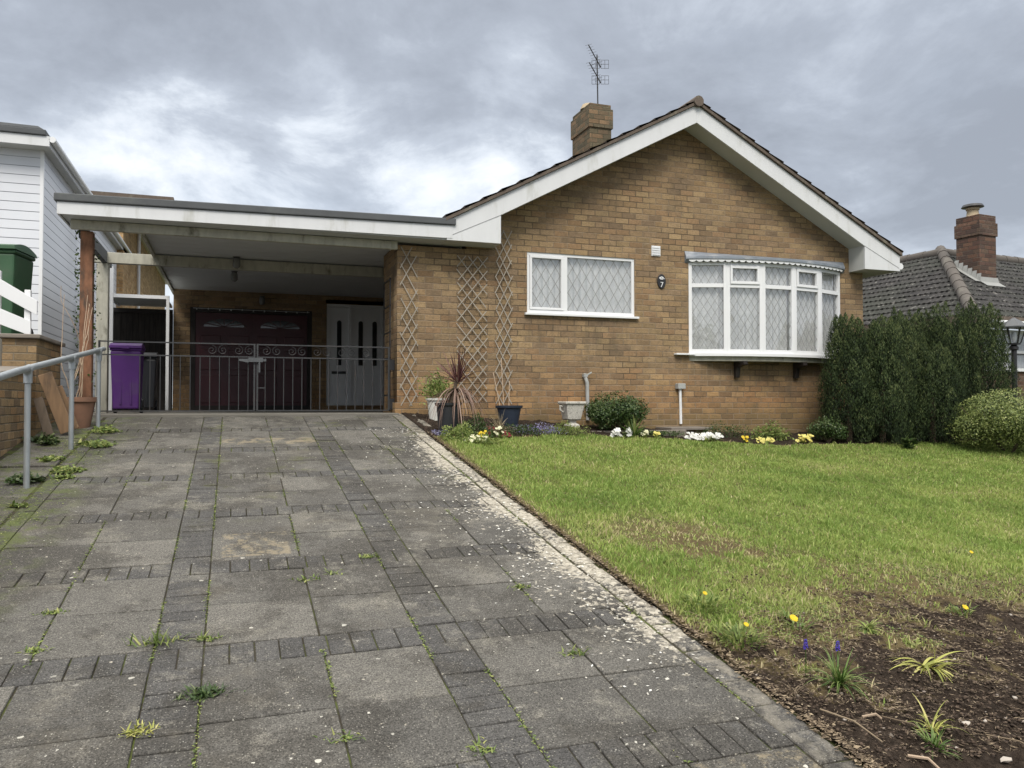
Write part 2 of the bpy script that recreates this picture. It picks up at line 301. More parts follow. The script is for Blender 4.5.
class MB:
    def __init__(s): s.v=[];s.f=[];s.r=[]
    def add(s,vs,fs,r=None):
        b=len(s.v); s.v+= [tuple(v) for v in vs]; s.f+=[tuple(i+b for i in f) for f in fs]
        if r is None: r=random.random()
        s.r+=[r]*len(fs); return s
    def box(s,x0,x1,y0,y1,z0,z1,r=None):
        return s.add([(x0,y0,z0),(x1,y0,z0),(x1,y1,z0),(x0,y1,z0),(x0,y0,z1),(x1,y0,z1),(x1,y1,z1),(x0,y1,z1)],
            [(0,3,2,1),(4,5,6,7),(0,1,5,4),(1,2,6,5),(2,3,7,6),(3,0,4,7)],r)
    def hexa(s,p): # 8 points, bottom 4 ccw then top 4
        return s.add(p,[(0,3,2,1),(4,5,6,7),(0,1,5,4),(1,2,6,5),(2,3,7,6),(3,0,4,7)])
    def bar(s,p0,p1,w,h,up=(0,0,1),r=None):
        p0=Vector(p0);p1=Vector(p1);d=(p1-p0).normalized();up=Vector(up)
        if abs(d.dot(up))>.98: up=Vector((0,1,0))
        a=d.cross(up).normalized()*w/2;b=a.cross(d).normalized()*h/2
        return s.add([p0-a-b,p0+a-b,p0+a+b,p0-a+b,p1-a-b,p1+a-b,p1+a+b,p1-a+b],[(0,3,2,1),(4,5,6,7),(0,1,5,4),(1,2,6,5),(2,3,7,6),(3,0,4,7)],r)
    def tube(s,pts,rad,n=8,caps=True):
        pts=[Vector(p) for p in pts]; rs=rad if isinstance(rad,(list,tuple)) else [rad]*len(pts); vs=[];fs=[]
        a0=None
        for i,p in enumerate(pts):
            d=(pts[min(i+1,len(pts)-1)]-pts[max(i-1,0)]).normalized()
            if a0 is None: a0=Vector((0,0,1)) if abs(d.z)<.9 else Vector((1,0,0))
            a=(a0-d*a0.dot(d)).normalized(); a0=a; b=d.cross(a)
            for k in range(n):
                t=2*math.pi*k/n; vs.append(p+(a*math.cos(t)+b*math.sin(t))*rs[i])
        for i in range(len(pts)-1):
            for k in range(n): fs.append((i*n+k,i*n+(k+1)%n,(i+1)*n+(k+1)%n,(i+1)*n+k))
        if caps: fs.append(tuple(range(n))[::-1]); fs.append(tuple((len(pts)-1)*n+k for k in range(n)))
        return s.add(vs,fs)
    def lathe(s,c,prof,n=24,sx=1,sy=1):
        vs=[];fs=[]; m=len(prof)
        for r_,z in prof:
            for k in range(n):
                t=2*math.pi*k/n; vs.append((c[0]+r_*sx*math.cos(t),c[1]+r_*sy*math.sin(t),c[2]+z))
        for i in range(m-1):
            for k in range(n): fs.append((i*n+k,i*n+(k+1)%n,(i+1)*n+(k+1)%n,(i+1)*n+k))
        fs.append(tuple(range(n))[::-1]); fs.append(tuple((m-1)*n+k for k in range(n)))
        return s.add(vs,fs)
    def prism(s,poly,axis,a,b): # poly 2D ccw list, extruded along axis
        def P(p,t): return {'x':(t,p[0],p[1]),'y':(p[0],t,p[1]),'z':(p[0],p[1],t)}[axis]
        n=len(poly); vs=[P(p,a) for p in poly]+[P(p,b) for p in poly]
        return s.add(vs,[tuple(range(n)),tuple(range(2*n-1,n-1,-1))]+[(i,(i+1)%n,n+(i+1)%n,n+i) for i in range(n)])
    def strap(s,base,d,L,w,droop,n=5,twist=0,r=None,fold=0):
        # arching strip leaf
        base=Vector(base); d=Vector(d).normalized(); p=base.copy(); side=d.cross(Vector((0,0,1)))
        if side.length<.05: side=Vector((random.uniform(-1,1),random.uniform(-1,1),0))
        side.normalize(); vs=[]
        for i in range(n+1):
            t=i/n; ww=w*(1-t**1.7)*(.55+.45*min(1,t*4)); 
            if i==n: ww=w*.06
            sd=(Matrix.Rotation(twist*t,3,d)@side)
            vs+= [p-sd*ww/2,p+sd*ww/2]
            p=p+d*(L/n); d=(d+Vector((0,0,-droop/n))).normalized()
        return s.add(vs,[(2*i,2*i+1,2*i+3,2*i+2) for i in range(n)],random.random() if r is None else r)
    def build(s,name,mats,parent=None,smooth=False,bevel=0,kind=None,loc=None,recalc=True):
        me=bpy.data.meshes.new(name); me.from_pydata(s.v,[],s.f); 
        at=me.attributes.new('rnd','FLOAT','FACE'); at.data.foreach_set('value',s.r)
        if recalc:
            bm=bmesh.new(); bm.from_mesh(me); bmesh.ops.recalc_face_normals(bm,faces=bm.faces); bm.to_mesh(me); bm.free()
        o=link(name,me,mats,parent,smooth,loc)
        if smooth:
            try: me.set_sharp_from_angle(angle=R(40))
            except Exception: pass
        if bevel:
            b=o.modifiers.new('bevel','BEVEL'); b.width=bevel; b.segments=2; b.limit_method='ANGLE'
        if kind:o['kind']=kind
        return o
def npmesh(name,V,F,mats,parent=None,rnd=None,smooth=False,attrs=None,loc=None):
    V=np.asarray(V,dtype=np.float32);F=np.asarray(F,dtype=np.int32); k=F.shape[1]
    if parent is not None: V=V+np.array(wloc(parent)[:],np.float32)   # parts are given in their thing's own frame
    me=bpy.data.meshes.new(name); me.vertices.add(len(V)); me.vertices.foreach_set('co',V.ravel())
    me.loops.add(F.size); me.loops.foreach_set('vertex_index',F.ravel())
    me.polygons.add(len(F)); me.polygons.foreach_set('loop_start',np.arange(0,F.size,k,dtype=np.int32))
    me.update(calc_edges=True)
    if rnd is not None:
        at=me.attributes.new('rnd','FLOAT','FACE'); at.data.foreach_set('value',np.asarray(rnd,dtype=np.float32))
    for a,v in (attrs or {}).items():
        at=me.attributes.new(a,'FLOAT','POINT'); at.data.foreach_set('value',np.asarray(v,dtype=np.float32))
    return link(name,me,mats,parent,smooth,loc)
def plate(name,outline,holes,y0,y1,mat,parent):
    """flat wall in the XZ plane with openings, thickness y0..y1"""
    cu=bpy.data.curves.new(name,'CURVE'); cu.dimensions='2D'; cu.fill_mode='BOTH'; cu.extrude=abs(y1-y0)/2
    for pl in [outline]+holes:
        sp=cu.splines.new('POLY'); sp.points.add(len(pl)-1)
        for q,(a,b) in zip(sp.points,pl): q.co=(a,b,0,1)
        sp.use_cyclic_u=True
    o=bpy.data.objects.new('tmp',cu); col.objects.link(o)
    dg=bpy.context.evaluated_depsgraph_get(); me=bpy.data.meshes.new_from_object(o.evaluated_get(dg))
    bpy.data.objects.remove(o); me.materials.clear()
    me.transform(Matrix(((1,0,0,0),(0,0,-1,(y0+y1)/2),(0,1,0,0),(0,0,0,1))))
    return link(name,me,mat,parent)
def rect(x0,x1,z0,z1): return [(x0,z0),(x1,z0),(x1,z1),(x0,z1)]
def copy_tree(o,parent=None):
    c=o.copy(); col.objects.link(c)
    if parent is not None: c.parent=parent
    for ch in o.children: copy_tree(ch,c)
    return c
def clipseg(p,q,x0,x1,z0,z1):
    t0,t1=0.,1.; dx=q[0]-p[0];dz=q[1]-p[1]
    for a,b in ((-dx,p[0]-x0),(dx,x1-p[0]),(-dz,p[1]-z0),(dz,z1-p[1])):
        if abs(a)<1e-9:
            if b<0: return None
        else:
            t=b/a
            if a<0: t0=max(t0,t)
            else: t1=min(t1,t)
    if t0>=t1-1e-4: return None
    return (p[0]+dx*t0,p[1]+dz*t0),(p[0]+dx*t1,p[1]+dz*t1)
def lattice(x0,x1,z0,z1,w,h):
    out=[]; H=z1-z0; sl=h/w; n=int((x1-x0)/w+H/h)+4
    for k in range(-n,n):
        for sgn in (1,-1):
            p=(x0+k*w,z0 if sgn>0 else z1); q=(p[0]+H/sl,z1 if sgn>0 else z0)
            c=clipseg(p,q,x0,x1,z0,z1)
            if c: out.append((c,sgn))
    return out
def nz(x,y,sc_=1.,seed=0.): return mnoise.noise(Vector((x*sc_,y*sc_,seed)))

# ------------------------------------------------------------------ ground shape
WY=10.8; S=.139
def drop(x): return .065*min(max(x-2.17,0),5.3)
def gz(x,y):
    b=-.14+S*(min(y,WY)-WY)
    if y<.2: b=-.14+S*(.2-WY)
    return b-drop(x)
def gza(x,y):
    b=-.14+S*(np.clip(y,.2,WY)-WY); return b-.065*np.clip(x-2.17,0,5.3)

# ---- far ground, road and pavement
MB().add([(-300,-300,-2.3),(300,-300,-2.3),(300,400,-2.3),(-300,400,-2.3)],[(0,1,2,3)]).build('ground',M['farground'],kind='structure')
zp=gz(0,.1)
mb=MB(); mb.box(-40,40,-2,.0,zp-.3,zp-.004); mb.build('pavement',M['concrete'],kind='structure')
mb=MB(); mb.box(-40,40,-10,-2.14,zp-.5,zp-.13); mb.build('road',M['paving'],kind='structure')
mb=MB(); mb.box(-40,40,-2.14,-2.0,zp-.5,zp-.0); mb.build('kerb',M['concrete'],kind='structure')

# ---- driveway
mb=MB()
pts=[(y) for y in np.arange(0,10.9,.5)]
mb.add([(-2.6,.2,gz(0,0.2)-.009),(2.2,.2,gz(0,.2)-.009),(2.2,WY,gz(0,WY)-.009),(-2.6,WY,gz(0,WY)-.009)],[(0,1,2,3)])
mb.build('driveway_bedding',M['joint'],kind='structure')
slabs=MB(); bricks=MB()
def tile(m,x0,x1,y0,y1,gap,ch=.004,jit=.002):
    x0+=gap;x1-=gap;y0+=gap;y1-=gap
    if x1-x0<.02 or y1-y0<.02: return
    j=[random.uniform(-gap*.35,gap*.35) for _ in range(4)]
    a,b,c_,d=(x0+j[0],y0+j[1]),(x1+j[2],y0+j[1]*.5),(x1+j[2]*.5,y1+j[3]),(x0+j[0]*.5,y1+j[3]*.5)
    dz=random.gauss(0,jit); tx=random.gauss(0,jit*.8)
    def z(p,q=0): return gz(min(p[0],2.17),p[1])+dz+tx*(1 if p[0]>(x0+x1)/2 else -1)+q
    P=[a,b,c_,d]; cx=(x0+x1)/2; cy=(y0+y1)/2
    I=[(p[0]+math.copysign(ch,cx-p[0]),p[1]+math.copysign(ch,cy-p[1])) for p in P]
    vs=[(p[0],p[1],z(p,-.03)) for p in P]+[(p[0],p[1],z(p,-ch)) for p in P]+[(p[0],p[1],z(p)) for p in I]
    fs=[(8,9,10,11)]+[(i,(i+1)%4,4+(i+1)%4,4+i) for i in range(4)]+[(4+i,4+(i+1)%4,8+(i+1)%4,8+i) for i in range(4)]
    m.add(vs,fs,random.random())
PER=1.165; far=[2.74-PER+PER*k for k in range(-1,9)]
cols=[(-1.29,-.80),(-.80,-.32),(-.11,.40),(.40,.86),(1.07,1.55),(1.55,2.02)]
vb=[(-.32,-.11),(.86,1.07)]
BW=.105
for k,fy in enumerate(far):
    b0=fy-.21
    # cross band soldier course
    for (x0,x1) in ((-1.29,-.32),(-.11,.86),(1.07,2.02)):
        n=int(round((x1-x0)/BW)); w=(x1-x0)/n
        for i in range(n):
            if b0<10.5: tile(bricks,x0+i*w,x0+(i+1)*w,b0,fy,.0035,.003)
    nb=fy+PER-.21
    ymid=(fy+nb)/2
    for (x0,x1) in cols:
        for (y0,y1) in ((fy,ymid),(ymid,nb)):
            y1=min(y1,10.62)
            if y1-y0>.1: tile(slabs,x0,x1,y0,y1,.0042,.003)
    for (x0,x1) in vb:
        tile(bricks,x0,x0+.105,b0,fy,.0035,.003); tile(bricks,x0+.105,x1,b0,fy,.0035,.003)
        n=int(round((nb-fy)/BW)); w=(nb-fy)/n
        for i in range(n):
            if fy+i*w<10.5: tile(bricks,x0,x1,fy+i*w,fy+(i+1)*w,.0035,.003)
y=.3
while y<9.2:
    tile(bricks,-1.41,-1.29,y,y+.21,.0035,.003,.002)
    if y<3.1: tile(bricks,2.025,2.17+random.uniform(-.008,.006),y,y+.21,.0045,.005,.002)
    else:
        j1=random.uniform(-.012,.012); tile(bricks,2.03+abs(j1)*.3,2.165+j1,y,y+.105,.006,.006,.0022); tile(bricks,2.03+abs(j1)*.3,2.165-j1,y+.105,y+.21,.006,.006,.0022)
    y+=.21
# paving west of the handrail, and in front of the pier
yy=.3
while yy<10.4:
    tile(slabs,-1.90,-1.43,yy,yy+.47,.004,.004,.006); yy+=.47
for a in np.arange(9.25,10.7,.48):
    tile(slabs,2.03,2.35,a,min(a+.48,10.78),.006,.004)
    tile(slabs,-1.41,-1.29,a,min(a+.48,10.6),.006,.004)
slabs.build('driveway',M['slab'],kind='structure',recalc=False)
bricks.build('driveway_block_bands',M['paver'],kind='structure',recalc=False)
# concrete threshold and carport floor
mb=MB(); mb.box(-2.3,2.118,10.63,11.2,-.5,-.135); mb.build('threshold',M['concrete'],kind='structure',bevel=.01)
mb=MB(); mb.box(-2.6,3.05,11.2,16.7,-.5,-.142); mb.build('carport_floor',M['concrete'],kind='structure')

# ---- garden ground sheet (lawn + bare soil)
def soilmask(x,y):
    n=nz(x,y,1.1,3.3)*.55+nz(x,y,3.7,1.7)*.45+nz(x,y,11,5.)*.38+nz(x,y,27,5.)*.15
    m=1-np.clip((y+n*1.1-2.95-.10*max(0,x-2.4)+ .10)/.95,0,1)
    # dry patches in the turf
    d=math.exp(-(((x-3.25)/.65)**2+((y-4.95)/.6)**2)); d2=math.exp(-(((x-4.3)/1.0)**2+((y-4.1)/.35)**2))
    m=max(m,min(.62,(d*.62+d2*.6)*(1+n*1.8)))
    e=math.exp(-max(0,x-2.17)/.07)
    m=max(m,e*.75)
    if y>9.0: # flower bed along the wall
        bed=8.5+1.2*min(1,max(0,(x-2.3)/2.2))**.7 + .0*(x)
        m=max(m,min(1,max(0,(y-bed)/.12)))
    return m
xs=np.concatenate([2.172+np.cumsum(np.concatenate([[0],np.full(130,.012)])), ]); 
xl=list(xs); 
while xl[-1]<14: xl.append(xl[-1]+.012+ (xl[-1]-3.7)*.008)
yl=[.2]; 
while yl[-1]<2.2: yl.append(yl[-1]+.1)
while yl[-1]<4.2: yl.append(yl[-1]+.011)
while yl[-1]<WY+.3: yl.append(yl[-1]+.011+(yl[-1]-4.2)*.008)
nx,ny=len(xl),len(yl); V=np.zeros((ny,nx,3),np.float32); A=np.zeros((ny,nx),np.float32)
for j,y in enumerate(yl):
    for i,x in enumerate(xl):
        m=soilmask(x,y); edge=min(1,(x-2.17)/.15)
        h=.012*(1-edge)+(nz(x,y,2.,0)*.02+m*(nz(x,y,7,2)*.022+nz(x,y,19,4)*.017+nz(x,y,45,6)*.012)+nz(x,y,25,9)*.003)*edge
        lump=.05*math.exp(-(((x-2.6)/.3)**2+((y-2.9)/.4)**2))*0
        V[j,i]=(x,y,gz(x,y)+h+.012*edge+lump); A[j,i]=m
idx=np.arange(ny*nx).reshape(ny,nx); F=np.stack([idx[:-1,:-1],idx[:-1,1:],idx[1:,1:],idx[1:,:-1]],-1).reshape(-1,4)
o=npmesh('lawn',V.reshape(-1,3),F,M['ground'],smooth=True,attrs={'soil':A.ravel()}); o['kind']='structure'
# wider garden ground to the right and behind
mb=MB(); zr=gz(14,WY)
mb.add([(13.98,-0,gz(14,.2)),(60,0,gz(14,.2)),(60,WY,zr),(13.98,WY,zr),(60,60,zr),(10.1,60,zr),(10.1,WY,zr)],[(0,1,2,3),(6,3,2,4,5)]); 
mb.build('neighbour_garden',M['farground'],kind='structure')
mb=MB(); mb.add([(-40,0,-1.62),(-2.4,0,-1.62),(-2.4,WY,-.15),(-40,WY,-.15),(-2.4,60,-.15),(-40,60,-.15)],[(0,1,2,3),(3,2,4,5)]); mb.build('neighbour_yard',M['concrete'],kind='structure')

# ---- grass
def ground_at(x,y): return gz(x,y)+.012+nz(x,y,2.,0)*.02
def blades():
    V=[];r=[];F=[]
    N=420000; cnt=0
    X=rng.uniform(2.19,13.6,N*2);Y=rng.uniform(2.45,10.0,N*2); U=rng.random(N*2)
    dens=np.interp(Y,[2.4,4.2,6,8,10],[1,1,.62,.42,.34])
    ok=(U<dens)&(X<1.32*Y+.35); X=X[ok];Y=Y[ok]
    outV=[];outR=[];
    for x,y in zip(X.tolist(),Y.tolist()):
        m=soilmask(x,y)
        clump=nz(x,y,6.,8.)*.5+.5; big=nz(x,y,1.4,12.)*.5+.5
        p=(1-min(1,m*1.35))*(.42+.75*clump)
        if m>.25: p*=.55
        if random.random()>p: continue
        tall=1.9 if nz(x,y,9.,31.)>.42 else 1.
        sc_=1+(y-3)*.13
        h=random.uniform(.016,.040)*(.6+.8*clump)*(1 if m<.2 else .8)*tall; w=random.uniform(.0022,.0042)*sc_
        t=random.uniform(0,6.283); l=random.uniform(.1,1.0)*h
        t2=random.uniform(0,6.283); z=ground_at(x,y)-.004
        cx,cy=math.cos(t)*w,math.sin(t)*w
        mx,my=x+math.cos(t2)*l*.35,y+math.sin(t2)*l*.35; tx,ty=x+math.cos(t2)*l,y+math.sin(t2)*l
        outV.append((x-cx,y-cy,z,x+cx,y+cy,z,mx+cx*.8,my+cy*.8,z+h*.6,mx-cx*.8,my-cy*.8,z+h*.6,tx,ty,z+h))
        c=random.random()*.40+big*.5+(nz(x,y,.55,21.)*.5+.5)*.22-.12+ (.15 if random.random()<.12 else 0)+min(.5,m*1.2)*random.random()*1.3 +(.35 if random.random()<.05 else 0)
        outR.append(min(1,c))
    V=np.array(outV,np.float32).reshape(-1,3); n=len(outV); b=(np.arange(n)*5)[:,None]
    F=np.concatenate([b+np.array([[0,1,2]]),b+np.array([[0,2,3]]),b+np.array([[3,2,4]])],0)
    rr=np.array(outR,np.float32); 
    o=npmesh('grass',V,F,M['grass'],rnd=np.concatenate([rr,rr,rr])); o['kind']='stuff'; o['label']='short patchy green lawn grass'
    print('blades',n)
blades()

def orient_quads(C,D,L,W,nrm=None):
    """quads centred C along direction D with length L, width W"""
    n=len(C); D=D/np.linalg.norm(D,axis=1,keepdims=True)
    rv=rng.normal(size=(n,3)) if nrm is None else nrm
    s_=np.cross(D,rv); s_/=np.linalg.norm(s_,axis=1,keepdims=True)+1e-9
    a=C-D*L[:,None]/2; b=C+D*L[:,None]/2; q=s_*W[:,None]/2
    V=np.stack([a,C-q,b,C+q],1).reshape(-1,3)   # diamond leaf
    F=np.arange(4*n).reshape(n,4); return V,F
def stuff_scatter(name,label,mat,n,fn,L,W,flat=True):
    C=[];D=[]
    while len(C)<n:
        q=fn()
        if q is None: continue
        C.append(q); t=random.uniform(0,6.28); D.append((math.cos(t),math.sin(t),random.uniform(-.15,.25)))
    C=np.array(C);D=np.array(D); 
    nr=np.tile([[0,0,1.]],(n,1))+rng.normal(size=(n,3))*.35
    V,F=orient_quads(C,D,rng.uniform(*L,n),rng.uniform(*W,n),nr)
    o=npmesh(name,V,F,mat,rnd=rng.random(n)); o['kind']='stuff'; o['label']=label; return o
def soilpt():
    y=random.uniform(2.3,4.3); x=random.uniform(2.2,1.32*y+.2); m=soilmask(x,y)
    if random.random()>m: return None
    return (x,y,gz(x,y)+.02+m*(nz(x,y,7,2)*.022+nz(x,y,19,4)*.017)+random.uniform(0,.004))
def strawpt():
    q=soilpt()
    if q is None: return None
    m=soilmask(q[0],q[1]); pr=.16 if m>.97 else (.9 if m<.85 else .5)
    if nz(q[0],q[1],5.,3.)<-.05: pr*=.4
    return q if random.random()<pr and (q[0]>2.34 or random.random()<.35) else None
stuff_scatter('straw_litter','dry straw and leaf scraps on the bare soil',M['deadleaf'],15000,strawpt,(.006,.035),(.0015,.006))
def edgept():
    y=2.3+7*random.random()**1.5; x=2.172+random.gauss(0,.014)+max(0,random.gauss(0,.04)); return (x,y,gz(x,y)+(.016 if x>2.17 else .006)+random.uniform(0,.006))
stuff_scatter('dead_leaf_litter','dead leaves along the lawn edge',M['deadleaf'],3600,edgept,(.010,.032),(.004,.014))
def petpt():
    y=random.uniform(3.,9.6); x=2.1-abs(random.gauss(0,.32)); 
    if random.random()>.25+.75*max(0,nz(x,y,1.2,4.)+.35): return None
    return (x,y,gz(2.,y)+.004)
stuff_scatter('fallen_petals','white petals scattered on the driveway edge',M['petal'],1500,petpt,(.010,.026),(.008,.018))
def mosspt():
    xx=random.choice([-.11,-.32,.86,1.07,.40,-.80,1.55,2.02,-1.29,-1.41,-1.43,-1.43,-1.6,-1.43]); y=random.uniform(2.3,10.3)
    if nz(xx*3,y,1.5,2.)<.08-(.30 if xx<-1.2 else 0): return None
    return (xx+random.gauss(0,.008 if xx>-1.2 else .09),y,gz(0,y)+random.uniform(-.008,.007))
stuff_scatter('joint_moss','moss and tiny weeds growing in the slab joints',M['weed'],16000,mosspt,(.006,.022),(.003,.010))
def lawnpt():
    y=random.uniform(3.2,9.4); x=random.uniform(2.25,min(13,1.32*y+.2))
    if random.random()>1.3-y*.11 or soilmask(x,y)>.6: return None
    if nz(x,y,2.3,17.)<.0: return None
    return (x,y,ground_at(x,y)+random.uniform(.004,.022))
stuff_scatter('lawn_clover','small clover and moss leaves mixed into the lawn',M['weed'],14000,lawnpt,(.008,.020),(.006,.014))
stuff_scatter('lawn_thatch','dead grass stalks lying in the lawn',M['deadleaf'],9000,lawnpt,(.02,.05),(.0015,.003))
# clods
ico=bmesh.new(); bmesh.ops.create_icosphere(ico,subdivisions=1,radius=1); IV=np.array([v.co[:] for v in ico.verts]); IF=np.array([[v.index for v in f.verts] for f in ico.faces]); ico.free()
def clods(name,label,mat,n,rad,fn):
    V=[];F=[];r=[]
    k=0
    while k<n:
        q=fn()
        if q is None: continue
        s_=random.uniform(*rad)**1; v=IV*(np.array([random.uniform(.7,1.4),random.uniform(.7,1.4),random.uniform(.45,.9)])*s_)*(1+rng.normal(size=(len(IV),1))*.28)
        t=random.uniform(0,6.28); c_,s2=math.cos(t),math.sin(t); v=v@np.array([[c_,s2,0],[-s2,c_,0],[0,0,1]])
        V.append(v+np.array(q)); F.append(IF+k*len(IV)); r+= [random.random()]*len(IF); k+=1
    o=npmesh(name,np.concatenate(V),np.concatenate(F),mat,rnd=r); o['kind']='stuff'; o['label']=label
clods('soil_crumbs','crumbs of dark soil in the bare bed',M['clod'],5200,(.0015,.008),soilpt)
clods('pebbles','small pebbles in the bare bed',M['pebble'],70,(.004,.010),soilpt)
#SPLIT
# ------------------------------------------------------------------ the bungalow
H=thing('bungalow',(6.1,10.8,-.4),'light brown brick gable-fronted bungalow with white bargeboards and a leaded bow window','house')
AX,AZ=6.62,4.42; SL=.528                    # wall apex and roof slope
def rz(x): return AZ-SL*abs(x-AX)           # underside line of the roof on the gable wall
WL,WR=2.12,10.08
# front gable wall with the openings of both windows
bx0,bx1,bz0,bz1=6.69,9.60,.74,2.19
holes=[rect(4.01,5.75,1.30,2.19),rect(bx0+.04,bx1-.04,bz0,bz1)]
out=[(WL,-.14-.01),(WL,2.165),(3.1,2.165),(3.1,rz(3.1)),(AX,AZ),(WR,rz(WR)),(WR,-.14-.01)]
plate('gable_wall',out,holes,WY,WY+.25,M['brick'],H)
mb=MB(); mb.box(WL-.03,WR+.03,WY-.032,WY+.3,-1.,.01); mb.build('plinth',M['brick'],H)
for bx_ in ((WR-.25,WR-.001,WY+.25,20,-1.,rz(WR)+.05),(WL+.001,WL+.25,WY+.25,11.85,-.15,2.19),(WL+.25,3.30,11.6,11.849,-.15,2.19),(3.05,3.30,11.85,16.7,-.15,2.19)):
    mb=MB(); mb.box(*bx_); mb.build('side_wall',M['brick'],H)
mb=MB()

# back wall of the carport with garage and door openings
gx0,gx1,gzt=-.78,1.53,1.87; dx0,dx1,dzt=1.82,3.0,2.04
plate('carport_back_wall',[(-1.08,-.15),(-1.08,2.208),(3.05,2.208),(3.05,-.15)],[rect(gx0,gx1,-.14,gzt),rect(dx0,dx1,-.05,dzt)],16.7,16.95,M['brick'],H)
mb=MB(); mb.box(-1.08,10,19.8,20,-1,2.2); mb.box(-1.08,-.85,16.95,19.8,-.2,2.2); mb.build('rear_wall',M['brick'],H)
# rooms behind the glass
mb=MB(); mb.box(3.7,6.3,12.6,12.7,.0,2.6); mb.box(6.31,9.8,13.6,13.7,.0,2.6); mb.box(3.7,9.8,11.06,13.7,-.05,.0); mb.box(3.7,9.8,11.06,13.7,2.3,2.35); mb.build('room_lining',M['interior'],H)
# roof
def tilecourses(mb,o,u,v,nrm,lenfn,slope_len,pitch=.31,tw=.30,seg=6,amp=.016,lip=.028,flat=False):
    """o eave origin, u along the eave, v up the slope; lenfn(t)->(u0,u1) extents at distance t up the slope"""
    o=Vector(o);u=Vector(u);v=Vector(v);nrm=Vector(nrm); n=int(slope_len/pitch)+1
    for k in range(n):
        t0=k*pitch; t1=min(t0+pitch*1.18,slope_len+.02)
        a0,b0=lenfn(t0); a1,b1=lenfn(min(t1,slope_len))
        lo=min(a0,a1); hi=max(b0,b1); off=(k%2)*0
        m=int((hi-lo)/tw)+2
        for i in range(m):
            ua=lo+i*tw; ub=ua+tw
            if ua>max(b0,b1): break
            ua0=max(min(ua,b0),a0); ub0=max(min(ub,b0),a0); ua1=max(min(ua,b1),a1); ub1=max(min(ub,b1),a1)
            if ub0-ua0<.01 and ub1-ua1<.01: continue
            vs=[];fs=[]; j=0.
            for q in range(seg+1):
                f=q/seg; wv=amp*(math.sin(f*2*math.pi*2)) if not flat else 0
                p0=o+u*(ua0+(ub0-ua0)*f)+v*t0; p1=o+u*(ua1+(ub1-ua1)*f)+v*t1
                vs+=[p0+nrm*(.0),p0+nrm*(lip+wv+j),p1+nrm*(wv+j)]
            for q in range(seg):
                a=3*q;b=3*q+3; fs+=[(a,b,b+1,a+1),(a+1,b+1,b+2,a+2)]
            mb.add(vs,fs); mb.r[-len(fs):]=[1. if q%2==0 else random.random()*.85 for q in range(len(fs))]
pl=math.atan(SL); cs,sn=math.cos(pl),math.sin(pl)
RY0,RY1=10.38,20.1; EX=3.92; rt=.21      # roof extent from the ridge, thickness to tile underside
RT=AZ+.155
for sg,nm in ((-1,'left'),(1,'right')):
    mb=MB(); x_e=AX+sg*EX
    o=(x_e,RY0 if sg>0 else RY1,RT-SL*EX)
    u=(0,1,0) if sg>0 else (0,-1,0)
    L=EX/cs
    tilecourses(mb,o,u,(-sg*cs,0,sn),(sg*sn,0,cs),lambda t:(0,RY1-RY0),L,pitch=.30,tw=.3,seg=4,amp=.012,lip=.03)
    # battens / underlay board closing the verge
    a=Vector((x_e,0,RT-SL*EX)); b=Vector((AX,0,RT))
    mb.prism([(a.x,a.z-.05),(b.x,b.z-.05),(b.x,b.z-.004),(a.x,a.z-.004)],'y',RY0+.012,RY1)
    mb.build('roof_slope',M['verge'],H)
mb=MB(); y=RY0-.02
while y<RY1:
    mb.tube([(AX,y,RT-.015),(AX,y+.44,RT-.01)],[.082,.076],10); y+=.43
mb.build('ridge_tiles',M['verge'],H,smooth=True)
# barge boards
by0,by1=10.43,10.46; D=.27; TP=RT-.055
for sg in (-1,1):
    xe=AX+sg*3.90
    poly=[(AX,TP-D),(AX,TP),(xe,TP-SL*3.90),(xe,TP-SL*3.90-.0)]
    ze=2.2
    # board widens into the eave box end
    xi=AX+sg*(3.13 if sg<0 else 3.17)
    zb=TP-D-SL*abs(xi-AX)
    poly=[(AX,TP-D),(AX,TP),(xe,TP-SL*3.90),(xe,ze),(xi,ze),(xi,zb)] 
    mb=MB(); mb.prism(poly if sg<0 else poly[::-1],'y',by0,by1)
    mb.build('bargeboard',M['fascia'],H,bevel=.003)
    # mitre joint strip on the box end
    mb=MB(); mb.bar((xi,by0-.002,zb+.0),(xe-sg*.02,by0-.002,TP-D-SL*3.86+.02 if False else ze+.05),.006,.004,up=(0,1,0)); 
    mb.build('joint_line',M['came'],H)
    # soffit under the verge
    mb=MB(); q0=(AX,TP-D+.03);q1=(xi,zb+.03)
    mb.prism([(q0[0],q0[1]),(q1[0],q1[1]),(q1[0],q1[1]-.012),(q0[0],q0[1]-.012)],'y',by1,WY-.001); mb.build('verge_soffit',M['soffit'],H)
    # eave box
    mb=MB(); 
    if sg>0: mb.box(xi+.001,xi+.02,by1,WY-.001,ze+.001,zb+.03); mb.box(xi+.02,xe-.001,by1,20,ze+.002,ze+.02); mb.box(xe-.02,xe-.001,by1,20,ze+.02,TP-SL*3.9-.01)
    else: mb.box(xi-.02,xi-.001,by1,WY-.001,ze+.001,zb+.03); mb.box(xe+.0,xi-.02,by1,WY-.001,ze+.002,ze+.02)
    mb.build('eave_box',M['soffit'],H)
mb=MB(); mb.tube([(AX+3.99,10.5,2.30),(AX+3.99,20,2.30)],.055,10); mb.build('gutter',M['white'],H,smooth=True)
